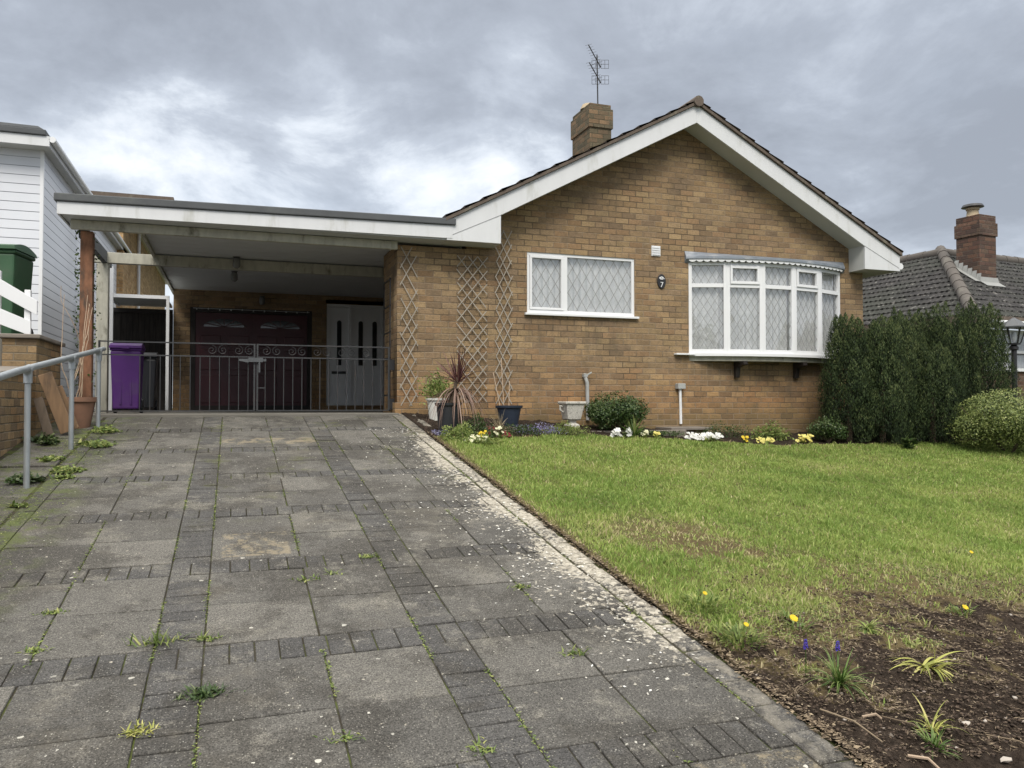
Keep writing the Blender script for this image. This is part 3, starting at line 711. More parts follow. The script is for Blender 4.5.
# chimney
cx0,cx1,cy0,cy1=6.17,6.61,13.3,14.10
ch=MB(); ch.box(cx0,cx1,cy0,cy1,3.9,5.08); ch.box(cx0-.025,cx1+.025,cy0-.025,cy1+.025,5.08,5.44); ch.box(cx0+.005,cx1-.005,cy0+.005,cy1-.005,5.44,5.53)
cho=ch.build('chimney',M['brick_chim'],H,bevel=.006)
mb=MB(); mb.lathe((cx0+.15,13.65,5.53),[(.17,0),(.15,.05),(.13,.09)],16); mb.build('flaunching',M['cream'],cho,smooth=True)

# ---- windows
def window_frame(mb,x0,x1,z0,z1,y,w,d):
    mb.box(x0,x1,y,y+d,z1-w,z1); mb.box(x0,x1,y,y+d,z0,z0+w); mb.box(x0,x0+w,y,y+d,z0+w,z1-w); mb.box(x1-w,x1,y,y+d,z0+w,z1-w)
def leads(mb,x0,x1,z0,z1,y,w,h,t=.007):
    for ((p,q),sg) in lattice(x0,x1,z0,z1,w,h):
        mb.bar((p[0],y-(.0008 if sg>0 else 0),p[1]),(q[0],y-(.0008 if sg>0 else 0),q[1]),t,.003,up=(0,1,0))
fr=MB(); window_frame(fr,4.005,5.755,1.305,2.195,WY+.015,.05,.07); fr.box(4.585,4.65,WY+.014,WY+.086,1.355,2.145)
wf=fr.build('window',M['white'],H,bevel=.004)
sash=MB(); window_frame(sash,4.057,4.583,1.357,2.143,WY+.003,.035,.05); sash.build('opening_sash',M['white'],wf,bevel=.004)
g=MB(); g.box(4.09,4.55,WY+.045,WY+.051,1.39,2.11); g.box(4.65,5.705,WY+.045,WY+.051,1.355,2.145); g.build('pane',M['glass'],wf)
ld=MB(); leads(ld,4.093,4.547,1.393,2.107,WY+.040,.150,.235); leads(ld,4.651,5.704,1.356,2.144,WY+.040,.150,.245); ld.build('leading',M['came'],wf)
def curtain(x0,x1,z0,z1,y,amp=.012,wl=.07):
    n=int((x1-x0)/.012); vs=[];
    for i in range(n+1):
        x=x0+(x1-x0)*i/n; yy=y+amp*math.sin(x/wl*6.28+1.5*math.sin(x*3.1)); vs+=[(x,yy,z0),(x,yy,z1)]
    return vs,[(2*i,2*i+2,2*i+3,2*i+1) for i in range(n)]
mb=MB(); mb.add(*curtain(4.03,5.73,1.30,2.19,WY+.10,.016,.10)); mb.build('net_curtain',M['net'],wf,smooth=True)
mb=MB(); mb.box(3.97,5.80,WY-.055,WY+.02,1.27,1.303); mb.build('sill',M['white'],wf,bevel=.004)
# bow window: five flat lights on a shallow arc
s_=.30; w_=(bx1-bx0)/2; r_=(w_*w_+s_*s_)/2/s_; a_=math.asin(w_/r_); xc=(bx0+bx1)/2
def bow(t,off=0): return Vector((xc+(r_+off)*math.sin(t),WY+r_*math.cos(a_)-(r_+off)*math.cos(t),0))
ts=[-a_+2*a_*i/5 for i in range(6)]
bwf=MB(); bz=.775; bt=2.20; trz=1.83
def obox(mb,p,q,d0,d1,z0,z1):
    """box whose outer face runs p->q, set back by d0..d1"""
    d=(q-p).normalized(); n_=Vector((-d.y,d.x,0))
    P=[p+n_*d0,q+n_*d0,q+n_*d1,p+n_*d1]
    return mb.hexa([(v.x,v.y,z0) for v in P]+[(v.x,v.y,z1) for v in P])
def at(p,q,f): return p+(q-p)*f
glassm=MB(); leadm=MB(); sashes=[]
for i in range(5):
    p,q=bow(ts[i]),bow(ts[i+1]); L=(q-p).length; d=(q-p).normalized(); n_=Vector((-d.y,d.x,0)); mw=.052
    obox(bwf,at(p,q,mw/L),at(p,q,1-mw/L),0,.07,bt-.055,bt); obox(bwf,at(p,q,mw/L),at(p,q,1-mw/L),0,.07,bz,bz+.06)
    obox(bwf,at(p,q,mw/L),at(p,q,1-mw/L),.002,.068,trz-.03,trz+.03)
    obox(bwf,p,at(p,q,mw/L),-.004,.07,bz,bt); obox(bwf,at(p,q,1-mw/L),q,-.004,.07,bz,bt)
    if i in (1,3):   # opening top lights stand proud
        a,b=at(p,q,(mw+.004)/L),at(p,q,1-(mw+.004)/L); sashm=MB(); sashes.append(sashm)
        for (f0,f1,z0,z1) in ((0,1,bt-.10,bt-.052),(0,1,trz+.026,trz+.07),(0,.075,trz+.07,bt-.10),(.925,1,trz+.07,bt-.10)):
            obox(sashm,at(a,b,f0),at(a,b,f1),-.016,.03,z0,z1)
    for (z0,z1) in ((bz+.06,trz-.03),(trz+.03,bt-.055)):
        a,b=at(p,q,(mw)/L),at(p,q,1-mw/L); obox(glassm,a,b,.034,.038,z0,z1)
        LL=(b-a).length
        for ((s0,s1),sg) in lattice(0,LL,z0,z1,.118,.185):
            e=.031 if sg>0 else .0318
            P0=a+d*s0[0]+n_*e; P1=a+d*s1[0]+n_*e
            leadm.bar((P0.x,P0.y,s0[1]),(P1.x,P1.y,s1[1]),.0065,.002,up=tuple(n_))
bo=bwf.build('bow_window',M['white'],H,bevel=.003); [q_.build('top_light_sash',M['white'],bo,bevel=.003) for q_ in sashes]
glassm.build('pane',M['glass'],bo); leadm.build('leading',M['came'],bo)
vs=[];n=320
for i in range(n+1):
    t=-a_*.97+2*a_*.97*i/n; p=bow(t,-.105+.018*math.sin(i*.42+1.2*math.sin(i*.05))); vs+=[(p.x,p.y,.77),(p.x,p.y,2.18)]
mb=MB(); mb.add(vs,[(2*i,2*i+2,2*i+3,2*i+1) for i in range(n)]); mb.build('net_curtain',M['net'],bo,smooth=True)
def bowslab(mb,o0,z0,z1,x0=bx0,x1=bx1,n=24,zin=None):
    P=[bow(-a_+2*a_*i/n,o0) for i in range(n+1)]
    poly=[(p.x,min(p.y,WY-.001)) for p in P]+[(x1,WY+.2),(x0,WY+.2)]
    return mb.prism(poly,'z',z0,z1)
mb=MB(); bowslab(mb,.045,.725,.775); mb.box(6.42,6.75,WY-.09,WY-.002,.74,.765); mb.build('sill',M['white'],bo,bevel=.004)
mb=MB(); bowslab(mb,-.02,.655,.724); mb.build('cill_board',M['oldwhite'],bo)
for x in (7.53,8.66):
    mb=MB(); mb.prism([(WY-.28,.655),(WY-.019,.655),(WY-.019,.40),(WY-.07,.40),(WY-.10,.56),(WY-.28,.60)],'x',x-.035,x+.035); mb.build('bracket',M['darkwood'],bo,bevel=.004)
# lead canopy
n=30; vs=[];fs=[]
for i in range(n+1):
    t=-a_*1.03+2*a_*1.03*i/n; p=bow(t,.07); yb=min(p.y,WY-.03)
    vs+=[(p.x,yb,2.235),(p.x,yb,2.275),(p.x,WY-.002,2.36),(p.x,WY-.002,2.175)]
for i in range(n):
    a=4*i;b=a+4; fs+=[(a,b,b+1,a+1),(a+1,b+1,b+2,a+2),(a,a+3,b+3,b)]
fs+=[(0,1,2,3),(4*n+3,4*n+2,4*n+1,4*n)]
mb=MB(); mb.add(vs,fs); cano=mb.build('canopy',M['lead'],bo,smooth=True)
mb=MB() # scalloped valance
m=27
for i in range(m):
    t0=-a_+2*a_*i/m; t1=-a_+2*a_*(i+1)/m; p,q=bow(t0,.055),bow(t1,.055)
    P=[(0,2.262),(1,2.262)]+[(.5+.5*math.cos(th_),2.222-.034*math.sin(th_)) for th_ in np.linspace(0,math.pi,7)]
    vs=[(at(p,q,f).x,at(p,q,f).y,z) for f,z in P]; vs2=[(v[0],v[1]+.006,v[2]) for v in vs]; k=len(vs)
    mb.add(vs+vs2,[tuple(range(k))[::-1],tuple(range(k,2*k))]+[(j,(j+1)%k,k+(j+1)%k,k+j) for j in range(k)])
mb.build('valance',M['white'],cano)
# vent, plaque, pipes
mb=MB(); mb.box(6.035,6.185,WY-.02,WY-.001,2.25,2.405)
for k in range(4): mb.box(6.045,6.175,WY-.03,WY-.02,2.265+k*.035,2.285+k*.035)
mb.build('air_vent',M['white'],H)
pq=MB(); P=[(6.205+.072*math.cos(t),1.865+.112*math.sin(t)) for t in np.linspace(0,2*math.pi,33)[:-1]]; pq.prism(P,'y',WY-.022,WY-.002)
po=pq.build('number_plaque',M['black'],H,bevel=.004)
fc=bpy.data.curves.new('digit','FONT'); fc.body='7'; fc.size=.115; fc.extrude=.002; fc.align_x='CENTER'
to=bpy.data.objects.new('t',fc); col.objects.link(to); me=bpy.data.meshes.new_from_object(to.evaluated_get(bpy.context.evaluated_depsgraph_get())); bpy.data.objects.remove(to); me.materials.clear()
me.transform(Matrix(((1,0,0,6.205),(0,0,-1,WY-.0245),(0,1,0,1.775),(0,0,0,1)))); link('digit',me,M['white'],po)
mb=MB(); 
for (a,b,r1,r2,ro) in ((-.028,.055,.022,.010,.5),(.012,.060,.026,.010,-.4),(-.004,.036,.03,.009,0.),(.034,.045,.014,.007,-.8)):
    mb.prism([(6.205+a+r1*math.cos(t)*math.cos(ro)-r2*math.sin(t)*math.sin(ro),1.865+b+r1*math.cos(t)*math.sin(ro)+r2*math.sin(t)*math.cos(ro)) for t in np.linspace(0,2*math.pi,13)[:-1]],'y',WY-.0265,WY-.0225)
mb.build('flower_motif',M['white'],po)
mb=MB(); mb.tube([(4.90,WY-.03,.42),(4.90,WY-.06,.38),(4.93,WY-.06,.30),(4.94,WY-.06,-.25)],.028,10); mb.box(4.87,4.93,WY-.09,WY-.02,.385,.43); mb.tube([(4.93,WY-.07,.41),(4.99,WY-.09,.45)],.012,6)
mb.build('overflow_pipe',M['pvcgrey'],H,smooth=True)
mb=MB(); mb.box(6.44,6.57,WY-.10,WY-.002,.215,.30); jb=mb.build('junction_box',M['pvcgrey'],H,bevel=.008)
mb=MB(); mb.tube([(6.50,WY-.05,.22),(6.51,WY-.05,-.32)],.022,10); mb.build('conduit',M['white'],jb,smooth=True)

# ---- garage door and front door (in the carport)
mb=MB(); mb.box(gx0,gx1,16.78,16.84,-.14,gzt); gd=mb.build('garage_door',M['maroon'],H)
mb=MB(); window_frame(mb,gx0,gx1,-.14,gzt,16.72,.09,.10); mb.build('door_frame',M['darkwood'],gd)
lw=(gx1-gx0-.18)/2
for k in range(2):
    x0=gx0+.09+k*lw; mb=MB()
    mb.box(x0+.01,x0+lw-.01,16.755,16.785,-.12,gzt-.1)
    leaf=mb.build('door_leaf',M['maroon'],gd)
    mb=MB()
    for a in (0,1):
        for (z0,z1) in ((.0,.55),(.65,1.05),(1.13,1.33)): mb.box(x0+.1+a*(lw/2-.02),x0+lw/2-.06+a*(lw/2-.0),16.735,16.757,z0,z1)
    mb.build('raised_panel',M['maroon'],leaf,bevel=.012)
    P=[(x0+.14+(lw-.28)*(.5-.5*math.cos(t)),1.50+.17*math.sin(t)) for t in np.linspace(0,math.pi,17)]
    mb=MB(); mb.prism(P,'y',16.742,16.754); fo=mb.build('fanlight',M['dglass'],leaf)
    mb=MB(); xm=x0+.14+(lw-.28)/2
    for t in np.linspace(.4,2.74,5): mb.bar((xm,16.738,1.50),(xm-.5*(lw-.28)*math.cos(t),16.738,1.50+.17*math.sin(t)),.018,.006,up=(0,1,0))
    for A_,B_ in zip(P[:-1],P[1:]): mb.bar((A_[0],16.737,A_[1]),(B_[0],16.737,B_[1]),.024,.01,up=(0,1,0))
    mb.build('sunburst_bars',M['maroon'],fo)
mb=MB(); 
for k in range(11): mb.lathe((gx0+.12+k*.21,16.70,gzt-.035+.01*math.sin(k*2.)),[(.004,-.016),(.016,0),(.004,.016)],8)
mb.tube([(gx0+.05,16.705,gzt-.02),(gx1-.05,16.705,gzt-.03)],.004,5); mb.build('bulb_string',M['lampglass'],gd,smooth=True)
mb=MB(); window_frame(mb,dx0,dx1,-.05,dzt,16.72,.06,.09); mb.box(dx0+.455,dx0+.515,16.722,16.80,.01,1.98); df=mb.build('front_door',M['white'],H,bevel=.004)
mb=MB(); mb.box(dx0+.06,dx0+.455,16.765,16.80,.01,1.98); mb.box(dx0+.515,dx1-.06,16.76,16.795,.01,1.98); mb.box(dx0+.14,dx0+.39,16.755,16.767,.10,.60); mb.box(dx0+.58,dx1-.14,16.75,16.762,.10,.60); dl=mb.build('door_leaf',M['white'],df,bevel=.006)
for x in (dx0+.26,dx0+.70,dx0+.99):
    P=[(x+.045*math.cos(t),1.66+.045*math.sin(t)) for t in np.linspace(0,math.pi,9)]+[(x-.045,.78),(x+.045,.78)]
    mb=MB(); mb.prism(P[::-1],'y',16.742,16.758); mb.build('pane',M['dglass'],df)
mb=MB(); mb.box(dx0+.11,dx0+.40,16.74,16.765,.60,.655); mb.build('letterbox',M['black'],df,bevel=.004)
mb=MB(); mb.box(dx0-.02,dx1,16.70,16.80,2.045,2.12); mb.build('door_head',M['black'],df)

# ------------------------------------------------------------------ carport
C=thing('carport',(0,11,-.14),'flat felt-roofed carport with white fascia on weathered timber beams','carport')
FX0,FX1=-1.93,2.80; fy0,fy1=10.425,10.455
def lz(x,a,b): return a+(b-a)*(x-FX0)/(FX1-FX0)
mb=MB(); mb.prism([(FX0,2.19),(FX1,2.225),(FX1,2.40),(FX0,2.335)],'y',fy0,fy1); mb.box(FX0,FX0+.02,fy1,11.3,2.19,2.335); fas=mb.build('fascia',M['fascia'],C,bevel=.003)
for xj in (-.35,1.22):
    mb=MB(); mb.box(xj,xj+.035,fy0-.004,fy0,lz(xj,2.19,2.225)+.001,lz(xj,2.335,2.40)-.003); mb.build('joint_cover',M['fascia'],fas)
mb=MB(); mb.prism([(FX0-.03,2.34),(2.84,2.404),(2.84,2.494),(FX0-.03,2.43)],'y',fy0-.03,11.3); mb.prism([(-1.12,2.35),(3.3,2.408),(3.3,2.50),(-1.12,2.445)],'y',11.3,17.2)
mb.box(2.95,3.4,16.95,19.9,2.3,2.45); mb.build('roof',M['felt'],C,bevel=.012)
mb=MB(); mb.box(FX0+.03,3.04,fy1+.001,11.3,2.205,2.235)
nb=18; 
for k in range(nb):   # ceiling boards running across
    y0=11.3+k*.3; mb.box(-1.08,3.04,y0+.014,y0+.3,2.203,2.228)
mb.build('ceiling',M['ceil'],C)
mb=MB(); mb.box(-1.12,-1.08,11.3,17.2,2.15,2.36); mb.build('side_fascia',M['oldwhite'],C)
mb=MB(); mb.box(-1.84,2.11,10.72,10.79,2.085,2.20); mb.box(2.00,2.03,10.70,10.81,2.075,2.2); mb.build('front_beam',M['oldwhite'],C,bevel=.012)
mb=MB(); mb.box(-1.90,3.04,12.82,12.92,2.03,2.185); mb.build('cross_beam',M['oldwhite'],C,bevel=.006)
mb=MB(); mb.box(-1.745,-1.605,10.80,10.94,-.15,2.085); mb.build('post',M['rust'],C,bevel=.012)
mb=MB(); mb.box(-1.86,-1.705,12.83,12.99,-.15,2.03); mb.build('post',M['oldwhite'],C,bevel=.008)
mb=MB(); mb.box(-1.79,-1.72,10.97,13.3,2.03,2.19); mb.build('edge_rafter',M['felt'],C)
for (x,y) in ((.05,12.7),(.02,14.1),(.55,16.6)):
    mb=MB(); mb.lathe((x,y,2.06 if y<16 else 1.98),[(.03,-.03),(.055,.0),(.055,.08),(.04,.13),(.06,.14)],14)
    t=mb.build('ceiling_lamp',M['jar'],None,smooth=True,loc=(x,y,2.1))
    mb=MB(); mb.lathe((x,y,2.19 if y<16 else 2.11),[(.045,-.03),(.045,.01),(.02,.012)],12); mb.build('lamp_cap',M['black'],t)
    tag(t,{12.7:'small jar-shaped lamp hanging by the weathered cross beam of the carport',14.1:'small jar-shaped lamp on the carport ceiling, middle of three',16.6:'small lamp high on the brick above the garage door'}[y],'lamp','carport lamps')

# ------------------------------------------------------------------ aerial
A_=thing('tv_aerial',(6.51,13.7,5.44),'tv aerial with two yagi arrays on a thin mast above the chimney','aerial')
mb=MB(); mb.tube([(6.53,13.7,5.3),(6.51,13.7,6.62)],.014,6); mb.build('mast',M['iron'],A_)
for zb,L,nn in ((6.40,.60,9),(6.10,.56,8)):
    p0=Vector((6.55,13.62,zb-.04)); d=Vector((-.72,-.62,.36)).normalized(); p1=p0+d*L
    mb=MB(); mb.tube([p0,p1],.010,5)
    sd=d.cross(Vector((0,0,1))).normalized()
    for k in range(nn):
        q=p0+d*(L*(k+1)/nn); w=.09-.03*k/nn; mb.tube([q-sd*w,q+sd*w],.003,4)
    yg=mb.build('yagi_array',M['iron'],A_)
    mb=MB(); r0=Vector((6.53,13.6,zb)); u=Vector((1,-.15,.08)).normalized()
    for s2 in (-1,1):
        c0=r0+u*(.09*s2); 
        for a,b in (((-.075,-.07),(.075,-.07)),((.075,-.07),(.075,.09)),((.075,.09),(-.075,.09)),((-.075,.09),(-.075,-.07)),((-.075,.01),(.075,.01)),((0,-.07),(0,.09))):
            mb.tube([c0+u*a[0]+Vector((0,0,a[1])),c0+u*b[0]+Vector((0,0,b[1]))],.004,4)
    mb.build('reflector',M['iron'],yg)

# ------------------------------------------------------------------ gates
def gate(name,x0,x1,bars,scroll0,scroll1,label):
    y=10.98; g=thing(name,(x0,y,-.11),label,'gate','iron driveway gates'); zb=-.10
    mb=MB()
    for z in (.765,.60,zb): mb.box(x0,x1,y-.008,y+.008,z-.008,z+.008)
    mb.box(x0,x0+.022,y-.011,y+.011,zb,.775); mb.box(x1-.022,x1,y-.011,y+.011,zb,.775); mb.build('frame',M['iron'],g)
    mb=MB()
    for b in bars: mb.tube([(b,y,zb+.01),(b,y,.59)],.0065,6)
    mb.build('bars',M['iron'],g)
    x=scroll0; k=0
    while x<scroll1:
        c=Vector((x,y,.683)); sg=1 if k%2 else -1; pts=[]
        for i in range(26):
            t=i/25*9.5; r=.062*(1-i/30); pts.append(c+Vector((sg*r*math.cos(t+1.57),0,r*math.sin(t+1.57))))
        mb=MB(); mb.tube(pts,.0035,5); mb.build('scroll',M['iron'],g); x+=.135 if k%2==0 else .19; k+=1
    return g
gl=gate('driveway_gate',-1.56,.285,[-1.09+.117*i for i in range(12)],-.25,.25,'left leaf of the grey iron gates, standing in front of the purple bin')
gr=gate('driveway_gate',.300,2.05,[.41+.117*i for i in range(14)],.42,1.75,'right leaf of the grey iron gates, hinged on the brick pier')
mb=MB(); mb.box(.09,.42,10.955,10.967,.545,.575); mb.box(.20,.38,10.94,10.955,.535,.59); mb.bar((.08,10.95,.56),(.2,10.94,.535),.02,.02); mb.tube([(.335,10.95,.54),(.335,10.95,.40)],.014,6); mb.build('latch',M['latch'],gr)
mb=MB(); mb.box(.31,.41,10.975,10.985,.19,.205); mb.build('drop_bar',M['iron'],gr)
for z in (.50,-.04):
    mb=MB(); mb.box(2.05,2.118,10.96,11.0,z-.05,z+.10); mb.build('hinge',M['black'],gr)
L_=thing('wall_ladder_rack',(2.10,11.1,0),'dark iron rack of rungs fixed on the inner face of the brick pier','rack')
mb=MB(); mb.box(2.06,2.075,11.03,11.05,-.12,1.75); mb.box(2.06,2.075,11.50,11.52,-.12,1.75)
for z in (1.72,1.35,.98,.62,.1): mb.box(2.062,2.078,11.03,11.52,z,z+.018)
mb.build('rungs',M['black'],L_)

# ------------------------------------------------------------------ trellises
def trellis(x0,x1,z0,z1,cw,chh,label,miss=()):
    t=thing('trellis',((x0+x1)/2,WY-.03,z0),label,'trellis','expanding trellises on the brick wall')
    mb=MB(); k=0
    for ((p,q),sg) in lattice(x0,x1,z0,z1,cw,chh):
        k+=1
        if k in miss: continue
        y=WY-.03-(.008 if sg>0 else 0); j=random.uniform(-.012,.012)
        ex=.018; d=(q[0]-p[0],q[1]-p[1]); L=math.hypot(*d); 
        if L<.05: continue
        d=(d[0]/L*ex,d[1]/L*ex)
        mb.bar((p[0]-d[0]+j,y,p[1]-d[1]),(q[0]+d[0]+j,y-random.uniform(0,.012),q[1]+d[1]),.012,.006,up=(0,1,0))
    mb.build('laths',M['trellis'],t); return t
trellis(2.17,2.38,-.02,2.12,.13,.235,'narrow bleached trellis at the left corner of the brick wall, beside the gate',(7,22))
trellis(2.97,3.38,.02,2.05,.155,.19,'widest bleached trellis, on the wall behind the purple spiky plant',(11,))
trellis(3.53,3.76,.0,2.45,.115,.225,'tall narrow trellis rising from the navy pot to the white eave box')
#SPLIT
# ------------------------------------------------------------------ left side: boundary wall, handrail, bins, neighbours
B=thing('boundary_wall',(-2.2,8.5,gz(0,8.5)),'low brick garden wall stepping up to a capped square pier','wall')
mb=MB()
mb.hexa([(-2.25,5.0,-1.3),(-1.97,5.0,-1.3),(-1.97,9.36,-.6),(-2.25,9.36,-.6),(-2.25,5.0,-.02),(-1.97,5.0,-.02),(-1.97,9.36,.33),(-2.25,9.36,.33)]); mb.build('low_wall',M['brick2'],B)
mb=MB(); mb.hexa([(-2.29,4.98,-.018),(-1.93,4.98,-.018),(-1.93,9.355,.332),(-2.29,9.355,.332),(-2.29,4.98,.025),(-1.93,4.98,.025),(-1.93,9.355,.375),(-2.29,9.355,.375)]); mb.build('coping',M['cap'],B,bevel=.006)
mb=MB(); mb.box(-2.21,-1.90,9.37,10.6,-.7,.66); mb.build('pier',M['brick2'],B,bevel=.006)
mb=MB(); mb.box(-2.26,-1.86,9.32,10.66,.662,.705); mb.build('pier_cap',M['cap'],B,bevel=.01)
Hn=thing('handrail',(-1.5,7.1,gz(0,7.1)),'galvanised tube handrail on three posts beside the driveway','handrail')
mb=MB(); mb.tube([(-1.53,5.2,.03),(-1.52,6.03,.135),(-1.505,6.85,.24),(-1.46,8.5,.425),(-1.38,10.1,.615)],.027,12); mb.build('rail',M['galv'],Hn,smooth=True)
for (hx,y,zt) in ((-1.50,7.12,.265),(-1.452,8.64,.435),(-1.39,9.83,.575)):
    mb=MB(); mb.tube([(hx,y,gz(0,y)-.03),(hx,y,zt-.02)],.023,12)
    p=mb.build('post',M['galv'],Hn,smooth=True)
    mb=MB(); mb.tube([(hx,y,zt-.11),(hx,y,zt-.02)],.032,12); mb.tube([(hx,y-.045,zt-.012-.005),(hx,y+.045,zt+.006)],.034,12); mb.build('clamp',M['galv'],p,smooth=True)
def plank(p0,p1,w,h,label,mat):
    mb=MB(); mb.bar(p0,p1,w,h,up=(0,-1,.0)); o=mb.build('plank',mat,bevel=.004,loc=p0); tag(o,label,'plank','planks leaning on the brick pier')
plank((-1.60,9.33,-.30),(-1.81,9.30,.30),.13,.045,'longest leaning sawn plank, nearest the terracotta pot',M['plank'])
plank((-1.74,9.20,-.34),(-1.86,9.27,.05),.085,.045,'short grey weathered plank, leftmost of the leaning planks',M['plank2'])
plank((-1.58,9.42,-.28),(-1.74,9.40,.16),.15,.03,'middle reddish sawn plank leaning between the other two',M['plank'])
def pot(name,c,r0,r1,h,mat,label,rim=.03,n=28,soil=True,cat='plant pot',sq=False):
    t=thing(name,c,label,cat)
    prof=[(r0,0),(r1-.012,h-rim-.01),(r1+.008,h-rim),(r1+.012,h),(r1-.012,h),(r1-.018,h-.05),(.01,h-.05)]
    mb=MB(); mb.lathe(c,prof,4 if sq else n)
    mb.build('pot',mat,t,smooth=not sq,bevel=.01 if sq else 0)
    mb=MB(); mb.lathe((c[0],c[1],c[2]+h-.055),[(r1-.02,0),(r1-.02,.015),(.02,.02)],16); mb.build('compost',M['joint'],t)
    return t
zt=gz(0,9.75)
T1=pot('terracotta_pot',(-1.60,9.85,zt),.125,.19,.35,M['terra'],'terracotta pot with bare climber stems between the pier and the handrail',rim=.05)
# bare climber
mb=MB()
for k in range(6):
    a=random.uniform(0,6.28); p=Vector((-1.62+.05*math.cos(a),9.85+.05*math.sin(a),zt+.30)); pts=[p.copy()]; d=Vector((random.uniform(-.25,.15),random.uniform(-.1,.25),1))
    for i in range(14):
        d+=Vector((random.uniform(-.25,.25),random.uniform(-.2,.25),0)); d.z=1; dd=d.normalized(); p=p+dd*random.uniform(.07,.12); 
        p.x=min(max(p.x,-1.76),-1.56); pts.append(p.copy())
        if p.z>1.9: break
    mb.tube(pts,[.006*(1-.6*i/len(pts)) for i in range(len(pts))],5)
mb.build('climber_stems',M['drystem'],T1)
# ivy climbing both edges of the rusty post
C_=[];D_=[]
for k in range(420):
    z=random.uniform(.2,2.1); sx=random.choice((-1.78,-1.77,-1.58)); C_.append((sx+random.gauss(0,.02),10.86+random.gauss(0,.05),z)); D_.append((random.uniform(-1,1),random.uniform(-1,.2),random.uniform(-1,1)))
C_=np.array(C_);keep=(np.sin(C_[:,2]*9)+rng.random(len(C_))*1.6)>.2; C_=C_[keep];D_=np.array(D_)[keep];n=len(C_)
V,F=orient_quads(C_,D_,rng.uniform(.02,.05,n),rng.uniform(.015,.035,n)); iv=npmesh('climbing_ivy',V-np.array([-1.8,10.86,-.1]),F,M['bushdark'],rnd=rng.random(n)); iv.location=(-1.8,10.86,-.1)
tag(iv,'thin ivy growing up the edges of the orange timber post','climber')
# purple bin
def bin_(name,c,w,d,h,mat,label,group=None,rot=0,lidopen=0):
    t=thing(name,(0,0,0),label,'wheelie bin',group); x,y,z=0,0,0
    mb=MB(); a,b=w*.40,d*.38; A2,B2=w*.47,d*.46
    mb.hexa([(x-a,y-b,z+.06),(x+a,y-b,z+.06),(x+a,y+b,z+.06),(x-a,y+b,z+.06),(x-A2,y-B2,z+h*.86),(x+A2,y-B2,z+h*.86),(x+A2,y+B2,z+h*.86),(x-A2,y+B2,z+h*.86)])
    mb.box(x-w*.5,x+w*.5,y-d*.49,y+d*.49,z+h*.86,z+h*.90)
    bo_=mb.build('body',mat,t,bevel=.03)
    mb=MB()
    for s2 in (-1,1): mb.box(x+s2*w*.16-.012,x+s2*w*.16+.012,y-d*.425,y-d*.40,z+.12,z+h*.74)
    mb.build('rib',mat,bo_,bevel=.006)
    mb=MB(); vs=[];m=8
    for i in range(m+1):
        f=i/m; zz=h*.905+.075*h*math.sin(math.pi*(.12+.76*f)); vs+=[(x-w*.51,y-d*.54+d*1.05*f,z+h*.90),(x-w*.49,y-d*.54+d*1.05*f,z+zz),(x+w*.49,y-d*.54+d*1.05*f,z+zz),(x+w*.51,y-d*.54+d*1.05*f,z+h*.90)]
    fs=[]
    for i in range(m):
        for j in range(3): fs.append((4*i+j,4*i+j+1,4*i+5+j,4*i+4+j))
        fs.append((4*i+3,4*i,4*i+4,4*i+7))
    fs+=[(0,3,2,1),(4*m,4*m+1,4*m+2,4*m+3)]
    mb.add(vs,fs); mb.box(x-w*.12,x+w*.12,y-d*.60,y-d*.53,z+h*.89,z+h*.92); ld=mb.build('lid',mat,t,smooth=True)
    mb=MB(); mb.tube([(x-w*.35,y+d*.52,z+h*.93),(x+w*.35,y+d*.52,z+h*.93)],.016,8); mb.build('handle',mat,t)
    for s2 in (-1,1):
        mb=MB(); mb.tube([(x+s2*w*.36,y+d*.36,z+.1),(x+s2*w*.46,y+d*.36,z+.1)],.1,18); mb.build('wheel',M['blackpl'],t)
    t.location=c; t.rotation_euler=(0,0,rot); return t
bin_('wheelie_bin',(-1.385,12.35,-.142),.41,.46,1.0,M['purple'],'purple wheelie bin standing behind the left gate leaf')
bin_('wheelie_bin',(-1.36,14.2,-.142),.44,.50,.98,M['blackpl'],'dark bin in the carport beside the purple wheelie bin')
# neighbour's raised terrace and green bins
TN=thing('raised_terrace',(-4,11,-.3),'raised concrete terrace behind the low brick wall','terrace')
mb=MB(); mb.box(-6,-2.27,9.62,12.45,-1,.72); mb.build('platform',M['concrete'],TN)
bin_('wheelie_bin',(-2.63,11.0,.72),.58,.62,1.19,M['green'],'green wheelie bin with a bulging lid above the white fence boards',None,rot=-.15)
WF=thing('ranch_fence',(-2.6,10.0,.7),'white ranch fence of sloping boards in front of the green bin','fence')
fy=10.05
def fb(x,y): # pixel-free helper: points of the boards in the plane Y=fy
    return (x,fy,y)
mb=MB(); mb.prism([(-2.95,1.70),(-2.95,1.50),(-2.04,.97),(-2.04,1.13)],'y',fy,fy+.03); mb.build('board',M['white'],WF,bevel=.003)
mb=MB(); mb.prism([(-2.95,1.28),(-2.95,1.08),(-2.10,.74),(-2.10,.90)],'y',fy,fy+.03); mb.build('board',M['white'],WF,bevel=.003)
mb=MB(); mb.box(-2.17,-2.11,fy+.031,fy+.09,.715,1.25); mb.build('post',M['white'],WF,bevel=.004)
mb=MB(); mb.box(-2.46,-2.40,fy+.031,fy+.09,.715,1.45); mb.build('post',M['white'],WF,bevel=.004)

